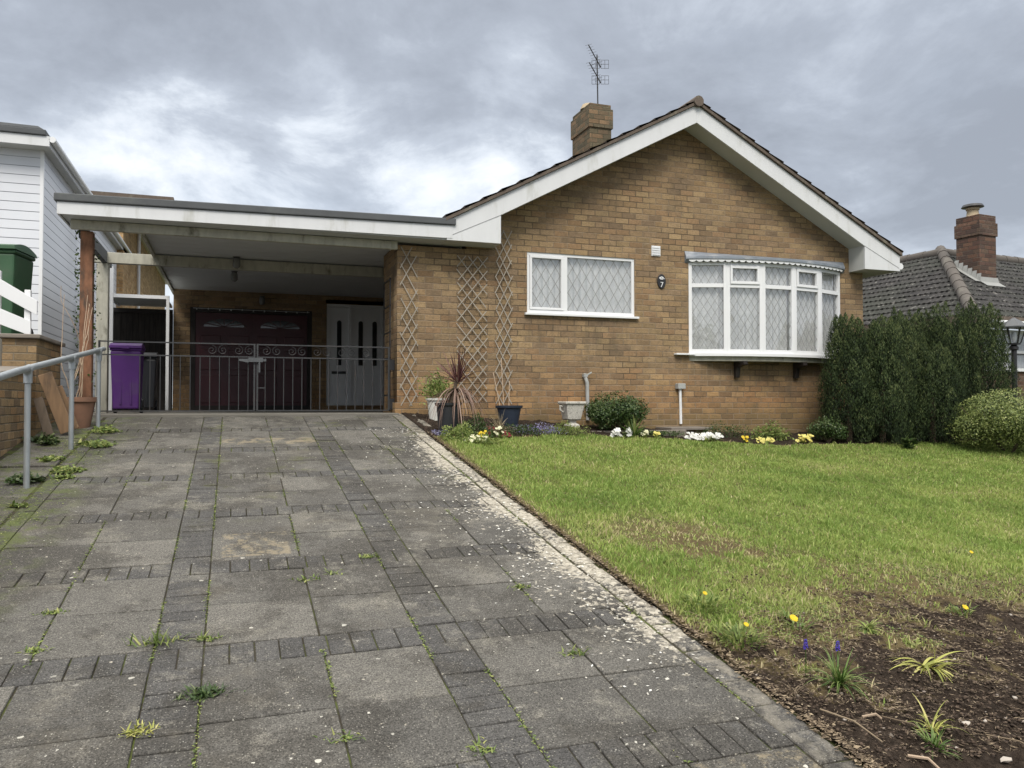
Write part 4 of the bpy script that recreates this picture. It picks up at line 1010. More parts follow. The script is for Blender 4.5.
# white clad neighbour
N1=thing('clad_house',(-3.5,12.5,-.3),'white weatherboarded house with grey felt roof at the left edge','house')
mb=MB(); mb.box(-8,-2.49,12.5,12.7,-.5,3.48); mb.box(-2.71,-2.49,12.7,21,-.5,3.48); mb.build('clad_wall',M['clad'],N1)
mb=MB(); mb.box(-2.52,-2.477,12.488,12.499,-.5,3.48); mb.box(-2.489,-2.477,12.499,12.54,-.5,3.48); mb.build('corner_trim',M['white'],N1)
mb=MB(); mb.box(-8,-2.36,12.22,12.25,3.475,3.61); mb.box(-2.38,-2.36,12.25,21,3.475,3.61); mb.build('fascia',M['fascia'],N1)
mb=MB(); mb.box(-8,-2.38,12.25,12.499,3.48,3.50); mb.box(-2.489,-2.38,12.499,21,3.48,3.50); mb.build('soffit',M['soffit'],N1)
mb=MB(); mb.box(-8,-2.40,12.19,21,3.615,3.69); mb.hexa([(-8,12.2,3.69),(-2.42,12.2,3.69),(-2.42,21,3.69),(-8,21,3.69),(-8,12.22,3.80),(-2.5,12.22,3.74),(-2.6,21,3.80),(-8,21,3.80)]); mb.build('roof',M['felt'],N1,bevel=.01)
mb=MB(); mb.tube([(-2.325,12.22,3.57),(-2.325,21,3.57)],.042,12); mb.build('gutter',M['white'],N1,smooth=True)
for y,z in ((15.6,2.75),(17.2,2.7)):
    mb=MB(); mb.box(-2.495,-2.46,y,y+.7,z-.5,z+.35); w=mb.build('window',M['white'],N1)
    mb=MB(); mb.box(-2.47,-2.452,y+.06,y+.64,z-.44,z+.29); mb.build('pane',M['dglass'],w)
mb=MB(); mb.tube([(-2.38,15.0,3.45),(-2.38,15.0,-.2)],.04,10); mb.build('downpipe',M['white'],N1,smooth=True)
# rear extension in tan brick
N2=thing('brick_extension',(-2.6,20,-.3),'tan brick rear extension with white eaves seen through the carport','building')
mb=MB(); mb.box(-5,-2.36,20.0,32,-.5,4.4); mb.build('wall',M['brick_tan'],N2)
mb=MB(); mb.box(-5.2,-2.2,19.8,32.2,4.4,4.55); mb.build('fascia',M['white'],N2)
mb=MB(); mb.tube([(-2.15,19.7,4.5),(-2.15,32.2,4.5)],.055,10); mb.tube([(-2.3,22.6,4.4),(-2.3,22.6,0)],.04,8); mb.build('gutter',M['white'],N2,smooth=True)
mb=MB(); mb.box(-5.3,-1.3,19.78,32.2,4.551,4.72); mb.build('roof',M['verge'],N2)
mb=MB(); mb.box(-2.37,-2.34,24.0,25.2,1.2,2.4); w=mb.build('window',M['white'],N2)
mb=MB(); mb.box(-2.345,-2.33,24.1,25.1,1.3,2.3); mb.build('pane',M['dglass'],w)
G2=thing('side_gate',(-1.55,16.2,-.14),'dark closeboard side gate under the lean-to canopy','gate')
mb=MB(); mb.box(-2.3,-1.09,16.75,16.80,-.14,1.72); mb.build('boards',M['fence'],G2)
mb=MB(); mb.box(-2.3,-1.09,16.70,16.75,1.72,1.80); mb.box(-2.3,-2.2,16.70,16.75,-.14,1.62); mb.build('frame',M['darkwood'],G2)
mb=MB(); 
for a,b in ((12.0,16.6),): mb.box(-1.87,-1.82,14.25,14.30,-.14,2.2)
o=mb.build('white_post',M['white']); tag(o,'thin white upright pole beside the weathered carport post','post')
LT=thing('lean_to_canopy',(-1.5,15.8,1.8),'white framed lean-to canopy of grey glass over the side gate','canopy')
mb=MB(); mb.box(-2.0,-1.10,15.2,15.24,1.82,1.88); mb.box(-2.05,-2.01,15.24,16.7,1.83,1.87); mb.box(-1.14,-1.10,15.24,16.7,1.83,1.87); mb.build('frame',M['white'],LT)
mb=MB(); mb.box(-2.01,-1.14,15.24,16.7,1.845,1.852); mb.build('sheet',M['soffit'],LT)
mb=MB(); mb.box(-1.10,-1.05,15.2,15.26,-.14,1.88); mb.build('post',M['white'],LT)

# ------------------------------------------------------------------ right neighbour: hipped bungalow
def azv(a): return Vector((math.sin(R(a)),math.cos(R(a)),0))
th_=math.atan(.35); Fv=Vector((math.sin(th_),math.cos(th_),0)); Rv=Vector((math.cos(th_),-math.sin(th_),0))
Apex=Fv*18+Rv*(432/800*18); Apex.z=3.38
azr=84.5; ur=azv(azr); ub=azv(azr-90); dd=2.5; tanp=.70
Cn=Apex-(ur+ub)*dd; Cn.z=Apex.z-tanp*dd
N3=thing('tiled_bungalow',(Apex.x,Apex.y,-.8),'neighbouring bungalow with lichen-spotted brown tiled hip roof behind the conifers','house')
pch=math.atan(tanp); Ls=dd/math.cos(pch)
mbt=MB()
vl=(ur*math.cos(pch)+Vector((0,0,math.sin(pch)))); nl=(-ur*math.sin(pch)+Vector((0,0,math.cos(pch))))   # left slope faces away from ur
tilecourses(mbt,Cn,ub,vl,nl,lambda t:(t*math.cos(pch),9),Ls,pitch=.215,tw=.25,seg=6,amp=.012,lip=.032)
vr=(ub*math.cos(pch)+Vector((0,0,math.sin(pch)))); nr_=(-ub*math.sin(pch)+Vector((0,0,math.cos(pch))))
tilecourses(mbt,Cn,ur,vr,nr_,lambda t:(t*math.cos(pch),13),Ls,pitch=.215,tw=.25,seg=6,amp=.012,lip=.032)
rf=mbt.build('roof',M['tile'],N3,recalc=False)
mb=MB()
for P0,P1 in ((Cn,Apex),(Apex,Apex+ub*7),(Apex,Apex+ur*11)):
    L=(P1-P0).length; d=(P1-P0).normalized(); n=int(L/.42)
    for k in range(n+1): a=P0+d*(k*.42)+Vector((0,0,.0)); mb.tube([a,a+d*.44],[.125,.112],10)
mb.build('hip_tiles',plain('hip tiles',(.10,.088,.078),.95,.25,5,.5,(.25,.24,.2),.6),rf,smooth=True)
ins=(ur+ub)*.35; W0=Cn+ins
mb=MB()
def wallseg(mb,p,q,n_in,t,z0,z1):
    P=[p,q,q+n_in*t,p+n_in*t]; mb.hexa([(v.x,v.y,z0) for v in P]+[(v.x,v.y,z1) for v in P])
ez=Cn.z
wallseg(mb,W0,W0+ur*12,ub,.25,-1.,.62); wallseg(mb,W0,W0+ub*8,ur,.25,-1.,ez); wallseg(mb,W0,W0+ur*.2,ub,.249,.62,ez); wallseg(mb,W0+ur*3.7,W0+ur*12,ub,.249,.62,ez)
mb.build('wall',M['brick_red'],N3,recalc=True)
mb=MB(); a=Cn-ub*.02; wallseg(mb,a,a+ur*13,ub,.03,ez-.17,ez-.0); a=Cn-ur*.02; wallseg(mb,a,a+ub*9,ur,.03,ez-.17,ez); wallseg(mb,Cn,Cn+ur*13,ub,.4,ez-.17,ez-.15); mb.build('fascia',M['verge'],N3)
mb=MB(); a=Cn-ub*.1+ur*.3; mb.tube([a+Vector((0,0,-.12)),a+ur*12+Vector((0,0,-.12))],.035,10); mb.build('gutter',M['fascia'],N3,smooth=True)
wz0,wz1=.62,ez-.2
fr=MB(); p=W0+ur*.2
for k in range(5):
    a=p+ur*(k*.875-.03 if k else 0); wallseg(fr,a,a+ur*.06,ub,.08,wz0,wz1)
wallseg(fr,p,p+ur*3.5,ub,.079,wz1-.08,wz1-.001); wallseg(fr,p-ub*.05,p+ur*3.5-ub*.05,ub,.129,wz0,wz0+.06); wallseg(fr,p,p+ur*3.5,ub,.078,wz1-.45,wz1-.40)
wn_=fr.build('window',M['white'],N3)
mb=MB(); wallseg(mb,p+ub*.04,p+ub*.04+ur*3.5,ub,.006,wz0,wz1); mb.build('pane',M['glass'],wn_)
mb=MB(); wallseg(mb,p+ub*.2,p+ub*.2+ur*3.5,ub,.01,wz0,wz1); mb.build('net_curtain',M['net'],wn_)
# chimney on that roof
cc=Fv*17.0+Rv*(466/800*17.0)
mb=MB()
def rbox(mb,c,a,b,z0,z1,u=ur,v=ub):
    P=[c-u*a-v*b,c+u*a-v*b,c+u*a+v*b,c-u*a+v*b]; mb.hexa([(q.x,q.y,z0) for q in P]+[(q.x,q.y,z1) for q in P])
cu_=azv(azr-42); cv_=azv(azr-132)
rbox(mb,cc,.265,.265,2.0,3.52,ur,ub); rbox(mb,cc,.29,.29,3.52,3.80,ur,ub); rbox(mb,cc,.265,.265,3.80,3.96,ur,ub)
c2=mb.build('chimney',M['brick_red'],N3,bevel=.006)
mb=MB(); mb.lathe((cc.x-.08,cc.y,3.96),[(.14,0),(.12,.04),(.11,.14),(.13,.15),(.13,.20),(.09,.2)],16); mb.build('chimney_pot',M['cream'],c2,smooth=True)
mb=MB(); mb.lathe((cc.x-.08,cc.y,4.19),[(.02,-.06),(.22,-.02),(.19,.03),(.04,.065)],18); mb.tube([(cc.x-.08,cc.y,4.08),(cc.x-.08,cc.y,4.19)],.015,6)
for k in range(4): 
    a=k*1.57; mb.tube([(cc.x-.08+.1*math.cos(a),cc.y+.1*math.sin(a),4.1),(cc.x-.08+.12*math.cos(a),cc.y+.12*math.sin(a),4.18)],.008,5)
mb.build('cowl',M['black'],c2,smooth=True)
def roofz(P): # height of the tiled planes
    r=(P-Cn); return Cn.z+tanp*max(0,min(r.dot(ur),r.dot(ub)))
mb=MB()
for side,(a,b) in enumerate((((-.30,-.30),(.30,-.30)),((-.30,.30),(-.30,-.30)))):
    for k in range(6):
        f0,f1=k/6,(k+1)/6; q0=cc+ur*(a[0]+(b[0]-a[0])*f0)+ub*(a[1]+(b[1]-a[1])*f0); q1=cc+ur*(a[0]+(b[0]-a[0])*f1)+ub*(a[1]+(b[1]-a[1])*f1)
        inn=(ub if side==0 else ur); o_=-inn*.15
        z0,z1=roofz(q0),roofz(q1); e=.055
        vs=[(q0+o_)+Vector((0,0,roofz(q0+o_)+e)),(q1+o_)+Vector((0,0,roofz(q1+o_)+e)),q1+Vector((0,0,z1+e)),q0+Vector((0,0,z0+e)),q0+inn*.03+Vector((0,0,max(z0,z1)+.16)),q1+inn*.03+Vector((0,0,max(z0,z1)+.16))]
        mb.add(vs,[(0,1,2,3),(3,2,5,4)])
mb.build('flashing',M['flash'],c2)
#SPLIT
# ------------------------------------------------------------------ trees over the road, seen only in the window glass
n=26000; X_=rng.uniform(-22,38,n); hh=2.6+1.6*np.sin(X_*.55)+1.1*np.sin(X_*1.7+1)+.7*np.sin(X_*4.1); Z_=-1.8+rng.random(n)*(hh+1.8)
C_=np.stack([X_,-21+rng.normal(0,.8,n),Z_],1); V,F=orient_quads(C_,rng.normal(size=(n,3)),rng.uniform(.3,.6,n),rng.uniform(.15,.35,n))
o=npmesh('roadside_trees',V,F,M['bushdark'],rnd=rng.random(n)*.7); o['kind']='stuff'; o['label']='trees and hedges on the far side of the road'
# ------------------------------------------------------------------ lamp post
lx,ly=12.98,10.35; lg=gz(12.9,10.35)
LP=thing('lamp_post',(lx,ly,lg),'black lantern lamp post beside the clipped conifers at the right edge','lamp post')
mb=MB(); mb.lathe((lx,ly,lg),[(.10,0),(.10,.12),(.06,.2),(.045,.5),(.045,1.47),(.075,1.49),(.075,1.53),(.04,1.57)],16); mb.tube([(lx-.17,ly+.05,lg+1.40),(lx+.17,ly-.05,lg+1.40)],.014,6); mb.build('post',M['black'],LP,smooth=True)
z0=lg+1.57
mb=MB(); mb.lathe((lx,ly,z0),[(.10,0),(.10,.03),(.06,.03)],6)
for k in range(6):
    a=k*math.pi/3+.2; mb.tube([(lx+.10*math.cos(a),ly+.10*math.sin(a),z0+.02),(lx+.19*math.cos(a),ly+.19*math.sin(a),z0+.31)],.011,5)
mb.build('lantern_frame',M['black'],LP)
mb=MB(); mb.lathe((lx,ly,z0),[(.092,.03),(.182,.31)],6); mb.build('lantern_glass',M['glass'],LP)
mb=MB(); mb.lathe((lx,ly,z0+.05),[(.02,0),(.035,.05),(.045,.12),(.03,.18)],10); mb.build('bulb',M['lampglass'],LP,smooth=True)
mb=MB(); mb.lathe((lx,ly,z0+.31),[(.235,-.01),(.235,.01),(.09,.12),(.05,.145),(.02,.17)],6); mb.build('lantern_roof',plain('lantern roof',(.07,.073,.078),.4,.1,5,.1,bump=.1),LP)

# ------------------------------------------------------------------ conifers
def conifer(x,y,h,r,label,n=46000):
    g=gz(x,y); t=thing('conifer',(x,y,g),label,'conifer','clipped conifers at the right of the lawn')
    mb=MB(); mb.tube([(x,y,g-.1),(x+.02,y,g+h*.55),(x,y,g+h*.85)],[.05,.035,.012],8); mb.build('trunk',M['bark'],t)
    C_=[];D_=[];r_=[];N_=[]; PL=[(0,0,0,h*.9,r*.70)]
    for k in range(54):      # upright teardrop plumes all round the shrub
        a=k*2.39996+random.uniform(-.2,.2); f=(k+.5)/54; z0=f**.9*h*.78-.08; rr=r*np.interp(f,[0,.3,.7,1],[.82,.90,.66,.28])*random.uniform(.85,1.12)
        hh=random.uniform(.34,.62)*h/2; PL.append((rr*math.cos(a),rr*math.sin(a),max(-.02,z0),min(hh+.15,h*random.uniform(.97,1.05)-z0),random.uniform(.10,.155)))
    ws=np.array([p[3]*p[4] for p in PL]); ws[0]*=1.2; ws/=ws.sum()
    for p,k in zip(PL,rng.multinomial(n,ws)):
        zz=rng.random(k); a=rng.uniform(0,6.283,k)
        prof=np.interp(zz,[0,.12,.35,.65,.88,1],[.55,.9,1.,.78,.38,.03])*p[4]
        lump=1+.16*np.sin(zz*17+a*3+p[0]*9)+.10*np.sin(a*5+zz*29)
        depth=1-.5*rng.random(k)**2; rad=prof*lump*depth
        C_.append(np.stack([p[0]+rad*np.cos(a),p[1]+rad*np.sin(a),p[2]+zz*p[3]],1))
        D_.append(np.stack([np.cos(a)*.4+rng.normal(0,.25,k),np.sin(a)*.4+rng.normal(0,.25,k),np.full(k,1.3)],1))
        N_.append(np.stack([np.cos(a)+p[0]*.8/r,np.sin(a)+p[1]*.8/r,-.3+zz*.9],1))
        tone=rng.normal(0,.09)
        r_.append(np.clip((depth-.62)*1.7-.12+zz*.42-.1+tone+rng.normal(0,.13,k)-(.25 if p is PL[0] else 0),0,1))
    C_=np.concatenate(C_);D_=np.concatenate(D_);r_=np.concatenate(r_);N_=np.concatenate(N_);m=len(C_)
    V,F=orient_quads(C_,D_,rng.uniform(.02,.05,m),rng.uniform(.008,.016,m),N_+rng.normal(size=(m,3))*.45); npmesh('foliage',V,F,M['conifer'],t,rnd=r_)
CF=[(9.0,9.95,1.98,.42,'leftmost clipped conifer, in front of the right end of the bow window'),
(9.48,9.78,1.90,.45,'second clipped conifer from the house, broad and blunt topped'),
(9.95,10.05,2.02,.52,'third clipped conifer from the house, slightly set back'),
(10.45,9.75,1.55,.48,'lowest rounded conifer in the middle of the row'),
(10.75,10.55,2.05,.55,'clipped conifer standing back behind the lowest rounded one'),
(11.35,10.30,2.20,.58,'tallest clipped conifer, second from the right end of the row'),
(11.90,10.10,2.28,.50,'rightmost clipped conifer, beside the lamp post')]
for c in CF: conifer(*c)
def bush(name,c,rad,n,mat,label,cat,leaf=(.02,.04),lobes=7,seed=1,flat=.9,group=None):
    g=c[2]; t=thing(name,c,label,cat,group)
    mb=MB()
    for k in range(9):
        a=random.uniform(0,6.28); e=random.uniform(.3,.8); mb.tube([(c[0],c[1],g),(c[0]+rad[0]*.35*math.cos(a),c[1]+rad[1]*.35*math.sin(a),g+rad[2]*.55),(c[0]+rad[0]*e*math.cos(a),c[1]+rad[1]*e*math.sin(a),g+rad[2]*1.25)],[.014,.010,.004],5)
    mb.build('branches',M['bark'],t)
    C_=[];D_=[];r_=[];N_=[]
    LB=[(0,0,.95,.78)]+[(.52*math.cos(k*6.28/lobes+seed),.52*math.sin(k*6.28/lobes+seed),random.uniform(.65,1.2),random.uniform(.36,.52)) for k in range(lobes)]
    for l,k in zip(LB,rng.multinomial(n,[.3]+[.7/lobes]*lobes)):
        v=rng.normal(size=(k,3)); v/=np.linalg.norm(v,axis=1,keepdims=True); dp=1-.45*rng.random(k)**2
        lump=1+.10*np.sin(v[:,0]*8+l[0]*9)+.08*np.sin(v[:,2]*11+v[:,1]*7)
        p=v*(l[3]*dp*lump)[:,None]; p=p+np.array([l[0],l[1],l[2]]); 
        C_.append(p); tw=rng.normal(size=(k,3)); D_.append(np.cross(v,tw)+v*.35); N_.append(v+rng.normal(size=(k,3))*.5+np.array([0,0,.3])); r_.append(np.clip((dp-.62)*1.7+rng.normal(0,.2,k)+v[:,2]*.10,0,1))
    C_=np.concatenate(C_);D_=np.concatenate(D_);r_=np.concatenate(r_)
    C_[:,2]=np.maximum(C_[:,2],.05*rng.random(len(C_)));m=len(C_)
    C_=C_*np.array([rad[0],rad[1],rad[2]]) 
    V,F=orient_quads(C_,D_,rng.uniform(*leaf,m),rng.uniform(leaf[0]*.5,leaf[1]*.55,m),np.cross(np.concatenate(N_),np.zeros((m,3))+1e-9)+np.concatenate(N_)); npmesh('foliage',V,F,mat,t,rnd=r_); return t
bush('round_shrub',(5.12,10.22,-.47),(.50,.42,.37),11000,M['bushdark'],'round glossy green shrub against the wall by the white urn','shrub',(.022,.045))
bush('spreading_shrub',(10.95,8.85,gz(10.9,8.75)-.02),(.90,.75,.58),32000,M['bushyellow'],'yellow green spreading shrub at the right edge of the lawn','shrub',(.02,.042),14,3)
bush('low_shrub',(8.55,9.9,gz(8.5,9.9)),(.34,.28,.24),3600,M['bushdark'],'small dark shrub at the foot of the leftmost conifer','shrub',(.02,.04),6,2)

# ------------------------------------------------------------------ strap plants
def rosette(mb,c,n,L,w,droop,spread=(.2,1.1),rr=None,nseg=6):
    for k in range(n):
        a=random.uniform(0,6.283); e=random.uniform(*spread)
        d=(math.cos(a)*math.sin(e),math.sin(a)*math.sin(e),math.cos(e)); l=random.uniform(*L)
        mb.strap((c[0]+random.gauss(0,.008),c[1]+random.gauss(0,.008),c[2]),d,l,random.uniform(*w),random.uniform(*droop),nseg,random.uniform(-.5,.5),None if rr is None else random.uniform(*rr))
def gp(x,y): return (x,y,ground_at(x,y))
# cordyline in its black pot
cpx,cpy=2.43,9.36; cz=gz(cpx,cpy)
P1=pot('spiky_plant_in_pot',(cpx,cpy-.12,cz),.115,.15,.36,M['blackpl'],'purple spiky cordyline with drooping skirt in a black pot',cat='potted plant')
cx_,cy_=cpx,cpy-.12
mb=MB(); mb.tube([(cx_,cy_,cz+.27),(cx_+.06,cy_,cz+.45),(cx_+.11,cy_,cz+.66)],[.03,.025,.022],8); mb.build('stem',M['bark'],P1)
mb=MB(); rosette(mb,(cx_+.11,cy_,cz+.60),54,(.30,.50),(.018,.028),(.0,.5),(.05,1.5),(.0,.8),7); mb.build('leaves',M['cordy'],P1); mb=MB()
rosette(mb,(cx_+.10,cy_,cz+.52),85,(.45,.85),(.010,.020),(1.2,4.6),(1.3,2.2),(.2,1),8); mb.build('drooping_leaves',M['skirt'],P1)
P2=pot('leafy_plant_in_pot',(2.56,10.3,gz(2.56,10.3)),.105,.145,.30,M['whitepot'],'white pot of bright green foliage behind the purple spiky plant',cat='potted plant')
C_=rng.normal(size=(700,3))*np.array([.10,.09,.09])+np.array([.0,0,.42]); D_=rng.normal(size=(700,3))+np.array([0,0,1.])
V,F=orient_quads(C_,D_,rng.uniform(.03,.07,700),rng.uniform(.012,.028,700)); npmesh('leaves',V,F,M['weed'],P2,rnd=rng.random(700))
P3=pot('navy_plant_pot',(3.52,10.18,gz(3.5,10.18)-.01),.115,.175,.29,M['navy'],'navy plastic pot with bare canes under the tall trellis')
mb=MB(); mb.tube([(3.44,10.32,-.05),(3.40,10.5,.42)],.007,5); mb.tube([(3.56,10.3,-.05),(3.62,10.45,.30)],.006,5); mb.tube([(3.50,10.34,-.05),(3.55,10.6,.62)],.006,5); mb.build('canes',M['drystem'],P3)
# stone urn
uz=gz(4.42,10.35)-.0
U_=thing('stone_urn',(4.50,10.32,uz),'square mottled white stone urn on a foot by the round shrub','urn')
mb=MB(); cs_=.7071
def sqprof(mb,c,prof):
    vs=[];fs=[]
    for r_,z in prof:
        for sx,sy in ((-1,-1),(1,-1),(1,1),(-1,1)): vs.append((c[0]+sx*r_,c[1]+sy*r_,c[2]+z))
    m=len(prof)
    for i in range(m-1):
        for k in range(4): fs.append((4*i+k,4*i+(k+1)%4,4*i+4+(k+1)%4,4*i+4+k))
    fs+=[(3,2,1,0),tuple(4*(m-1)+k for k in range(4))]; mb.add(vs,fs)
sqprof(mb,(4.50,10.32,uz),[(.085,0),(.085,.05),(.05,.07),(.05,.10),(.10,.12),(.135,.33),(.155,.335),(.155,.37),(.13,.37),(.12,.33)]); mb.build('urn_body',M['stone'],U_,bevel=.01)
for s2 in (-1,1):
    mb=MB(); mb.tube([(4.50+s2*.14,10.32,uz+.30),(4.50+s2*.18,10.32,uz+.31),(4.50+s2*.175,10.32,uz+.25),(4.50+s2*.125,10.32,uz+.22)],.014,6); mb.build('lug_handle',M['stone'],U_,smooth=True)
# garden step under the conduit, kerb stones of the bed
mb=MB(); mb.box(6.12,6.74,10.35,10.775,-.75,-.40); o=mb.build('garden_step',M['brick'],loc=(6.7,10.5,-.6),bevel=.006); tag(o,'low brick and slab step against the wall below the conduit','step')
mb=MB(); mb.box(6.08,6.78,10.30,10.774,-.399,-.36); mb.build('slab_top',M['cap'],o,bevel=.006)
mb=MB(); 
for k in range(7):
    x=5.0+k*.33; 
mb.box(4.7,6.2,10.08,10.16,-.6,gz(5.4,10.1)+.06); o=mb.build('bed_edging',M['cap'],loc=(5.4,10.1,-.5),bevel=.01); tag(o,'dark stone edging between the round shrub and the step','edging')

def flower(mb,c,r,np_=5,face=None):
    f=Vector(face or (random.uniform(-.4,.4),-.75+random.uniform(-.3,.3),.75)).normalized(); a=f.cross(Vector((1,0,.1))).normalized(); b=f.cross(a); c=Vector(c)
    for k in range(np_):
        t=6.283*k/np_+random.random()*.4; o=a*math.cos(t)+b*math.sin(t); sd=f.cross(o)
        mb.add([c,c+o*r*.6+sd*r*.42+f*r*.12,c+o*r+f*r*.05,c+o*r*.6-sd*r*.42+f*r*.12],[(0,1,2,3)])
def clump(name,x,y,label,petal,nf=14,spread=.12,fr=.022,leafn=34,leafL=(.06,.13),h=.07,leafm='weed',group=None,cat='flowers'):
    c=gp(x,y); t=thing(name,c,label,cat,group)
    mb=MB(); 
    for k in range(max(1,int(spread/.04))):
        a=random.uniform(0,6.28); q=random.uniform(0,spread*.8); rosette(mb,(c[0]+q*math.cos(a),c[1]+q*math.sin(a)*.7,c[2]),2*leafn//max(1,int(spread/.04)),leafL,(.012,.026),(.3,1.3),(.4,1.3),nseg=4)
    mb.build('leaves',M[leafm],t)
    mb=MB()
    for k in range(nf):
        a=random.uniform(0,6.28); q=spread*math.sqrt(random.random()); flower(mb,(c[0]+q*math.cos(a),c[1]+q*math.sin(a)*.7,c[2]+h*random.uniform(.35,1.35)),fr*random.uniform(.6,1.1))
    mb.build('blossom',M[petal],t); return t
g1='primroses and bedding flowers along the wall'
clump('primrose',2.60,8.62,'pale cream primroses at the corner of the bed nearest the driveway','ywhite',26,.13,.030,30,h=.07,group=g1)
clump('primrose',2.75,8.88,'bright yellow bloom clump just behind the cream primroses','yellow',7,.06,.028,14,h=.10,group=g1)
clump('primrose',2.90,9.05,'deep red flowers behind the yellow bloom','redf',5,.05,.026,14,h=.09,group=g1)
clump('primrose',3.12,9.12,'deep red flowers in front of the navy pot','redf',12,.08,.022,16,h=.06,group=g1)
clump('primrose',2.98,8.98,'cream blossom between the two red flower clumps','ywhite',9,.07,.026,14,h=.11,group=g1)
clump('tulip',4.82,9.62,'two white blooms left of the green sword-leaved plant','whitef',10,.07,.048,10,h=.10,leafm='strap',group=g1)
clump('tulip',5.04,9.66,'single white bloom touching the sword-leaved plant','whitef',6,.035,.045,6,h=.09,leafm='strap',group=g1)
clump('tulip',5.32,9.72,'small cream bloom right of the sword-leaved plant','ywhite',5,.04,.038,8,h=.08,group=g1)
clump('primrose',5.55,9.8,'small yellow bloom left of the brick step','paley',6,.05,.035,12,h=.07,group=g1)
clump('white_bedding_flowers',6.35,9.85,'long drift of white flowers right of the brick step','whitef',110,.30,.030,90,h=.08,group=g1)
clump('primrose',7.42,9.92,'yellow primroses left of the brightest yellow clump','paley',26,.16,.034,20,h=.06,group=g1)
clump('primrose',7.08,9.92,'golden primroses between the white drift and the pale yellow ones','yellow',10,.07,.030,10,h=.06,group=g1)
clump('primrose',8.08,9.85,'brightest yellow flower clump, nearest the conifers','paley',34,.13,.040,20,h=.09,group=g1)
t=thing('sword_leaved_plant',gp(5.16,9.72),'green sword-leaved plant in front of the round shrub','plant'); mb=MB(); rosette(mb,gp(5.16,9.72),60,(.22,.36),(.02,.034),(.2,.9),(.1,.95)); mb.build('leaves',M['strap'],t)
t=thing('leafy_plant',gp(9.45,9.28),'broad-leaved green plant at the foot of the lowest conifer','plant'); mb=MB()
for k in range(9):
    q=(9.45+random.gauss(0,.09),9.28+random.gauss(0,.05),gp(9.45,9.28)[2]+random.uniform(0,.12)); rosette(mb,q,7,(.08,.16),(.045,.075),(.3,1.1),(.5,1.3))
mb.build('leaves',M['bushdark'],t)
# low bedding mounds
def mound(name,x,y,rx,ry,h,n,mat,label,leaf=(.015,.035),cat='plant',group=None):
    c=gp(x,y); v=rng.normal(size=(n,3)); v/=np.linalg.norm(v,axis=1,keepdims=True); v[:,2]=abs(v[:,2]); dp=1-.5*rng.random(n)**2
    lump=1+.18*np.sin(v[:,0]*7+x*5)+.14*np.sin(v[:,1]*9+v[:,2]*5)
    P=v*np.array([rx,ry,h])*(dp*lump)[:,None]; D_=v*.6+rng.normal(size=(n,3))*.6
    V,F=orient_quads(P,D_,rng.uniform(*leaf,n),rng.uniform(leaf[0]*.5,leaf[1]*.6,n)); o=npmesh(name,V,F,M[mat] if isinstance(mat,str) else mat,rnd=np.clip(rng.random(n)*.7+(dp-.7),0,1)); o.location=c; return tag(o,label,cat,group)
g2='low bedding plants between the driveway and the urn'
mound('bedding_plant',2.72,9.05,.20,.16,.24,1300,'bushdark','blue green bushy bedding plant in front of the black pot',group=g2)
mound('bedding_plant',2.46,8.85,.22,.22,.17,1200,'weed','fresh green bedding plant at the driveway corner of the bed',group=g2)
mound('bedding_plant',2.66,8.66,.24,.14,.09,900,'weed','low green foliage around the cream primroses',group=g2)
mound('heather',3.72,9.62,.36,.2,.13,900,'pansy','mauve flowering heather between the navy pot and the urn',(.012,.026),group=g2)
mound('heather',3.40,9.45,.3,.2,.13,900,'bushdark','dark green low foliage in the mauve heather',group=g2)
mound('bedding_plant',4.10,9.62,.30,.18,.16,1500,'weed','fresh green low mound in front of the stone urn',(.012,.028),group=g2)
mound('alpine_plant',2.30,9.1,.12,.2,.06,360,'pansy','small mauve trailing flowers beside the black pot',(.01,.022),group=g2)
mound('bedding_plant',6.9,10.2,.45,.2,.2,1000,'bushdark','dull green low plant behind the white flower drift',group=g2)
mound('bedding_plant',7.75,10.2,.3,.18,.24,700,'weed','leafy green plant behind the brightest yellow flowers',(.03,.06),group=g2)
mound('bedding_plant',5.55,9.98,.5,.12,.08,1500,'bushdark','low dark ground foliage along the stone edging',group=g2)
t=thing('ornamental_grass',gp(3.16,9.5),'tan and green grassy tuft left of the navy pot','plant'); mb=MB(); rosette(mb,gp(3.16,9.5),110,(.16,.34),(.006,.012),(.4,1.4),(.1,1.2),(.4,1)); mb.build('leaves',plain('tan grass',(.30,.24,.15),.8,.3,30,.5,(.12,.14,.05),bump=0),t)

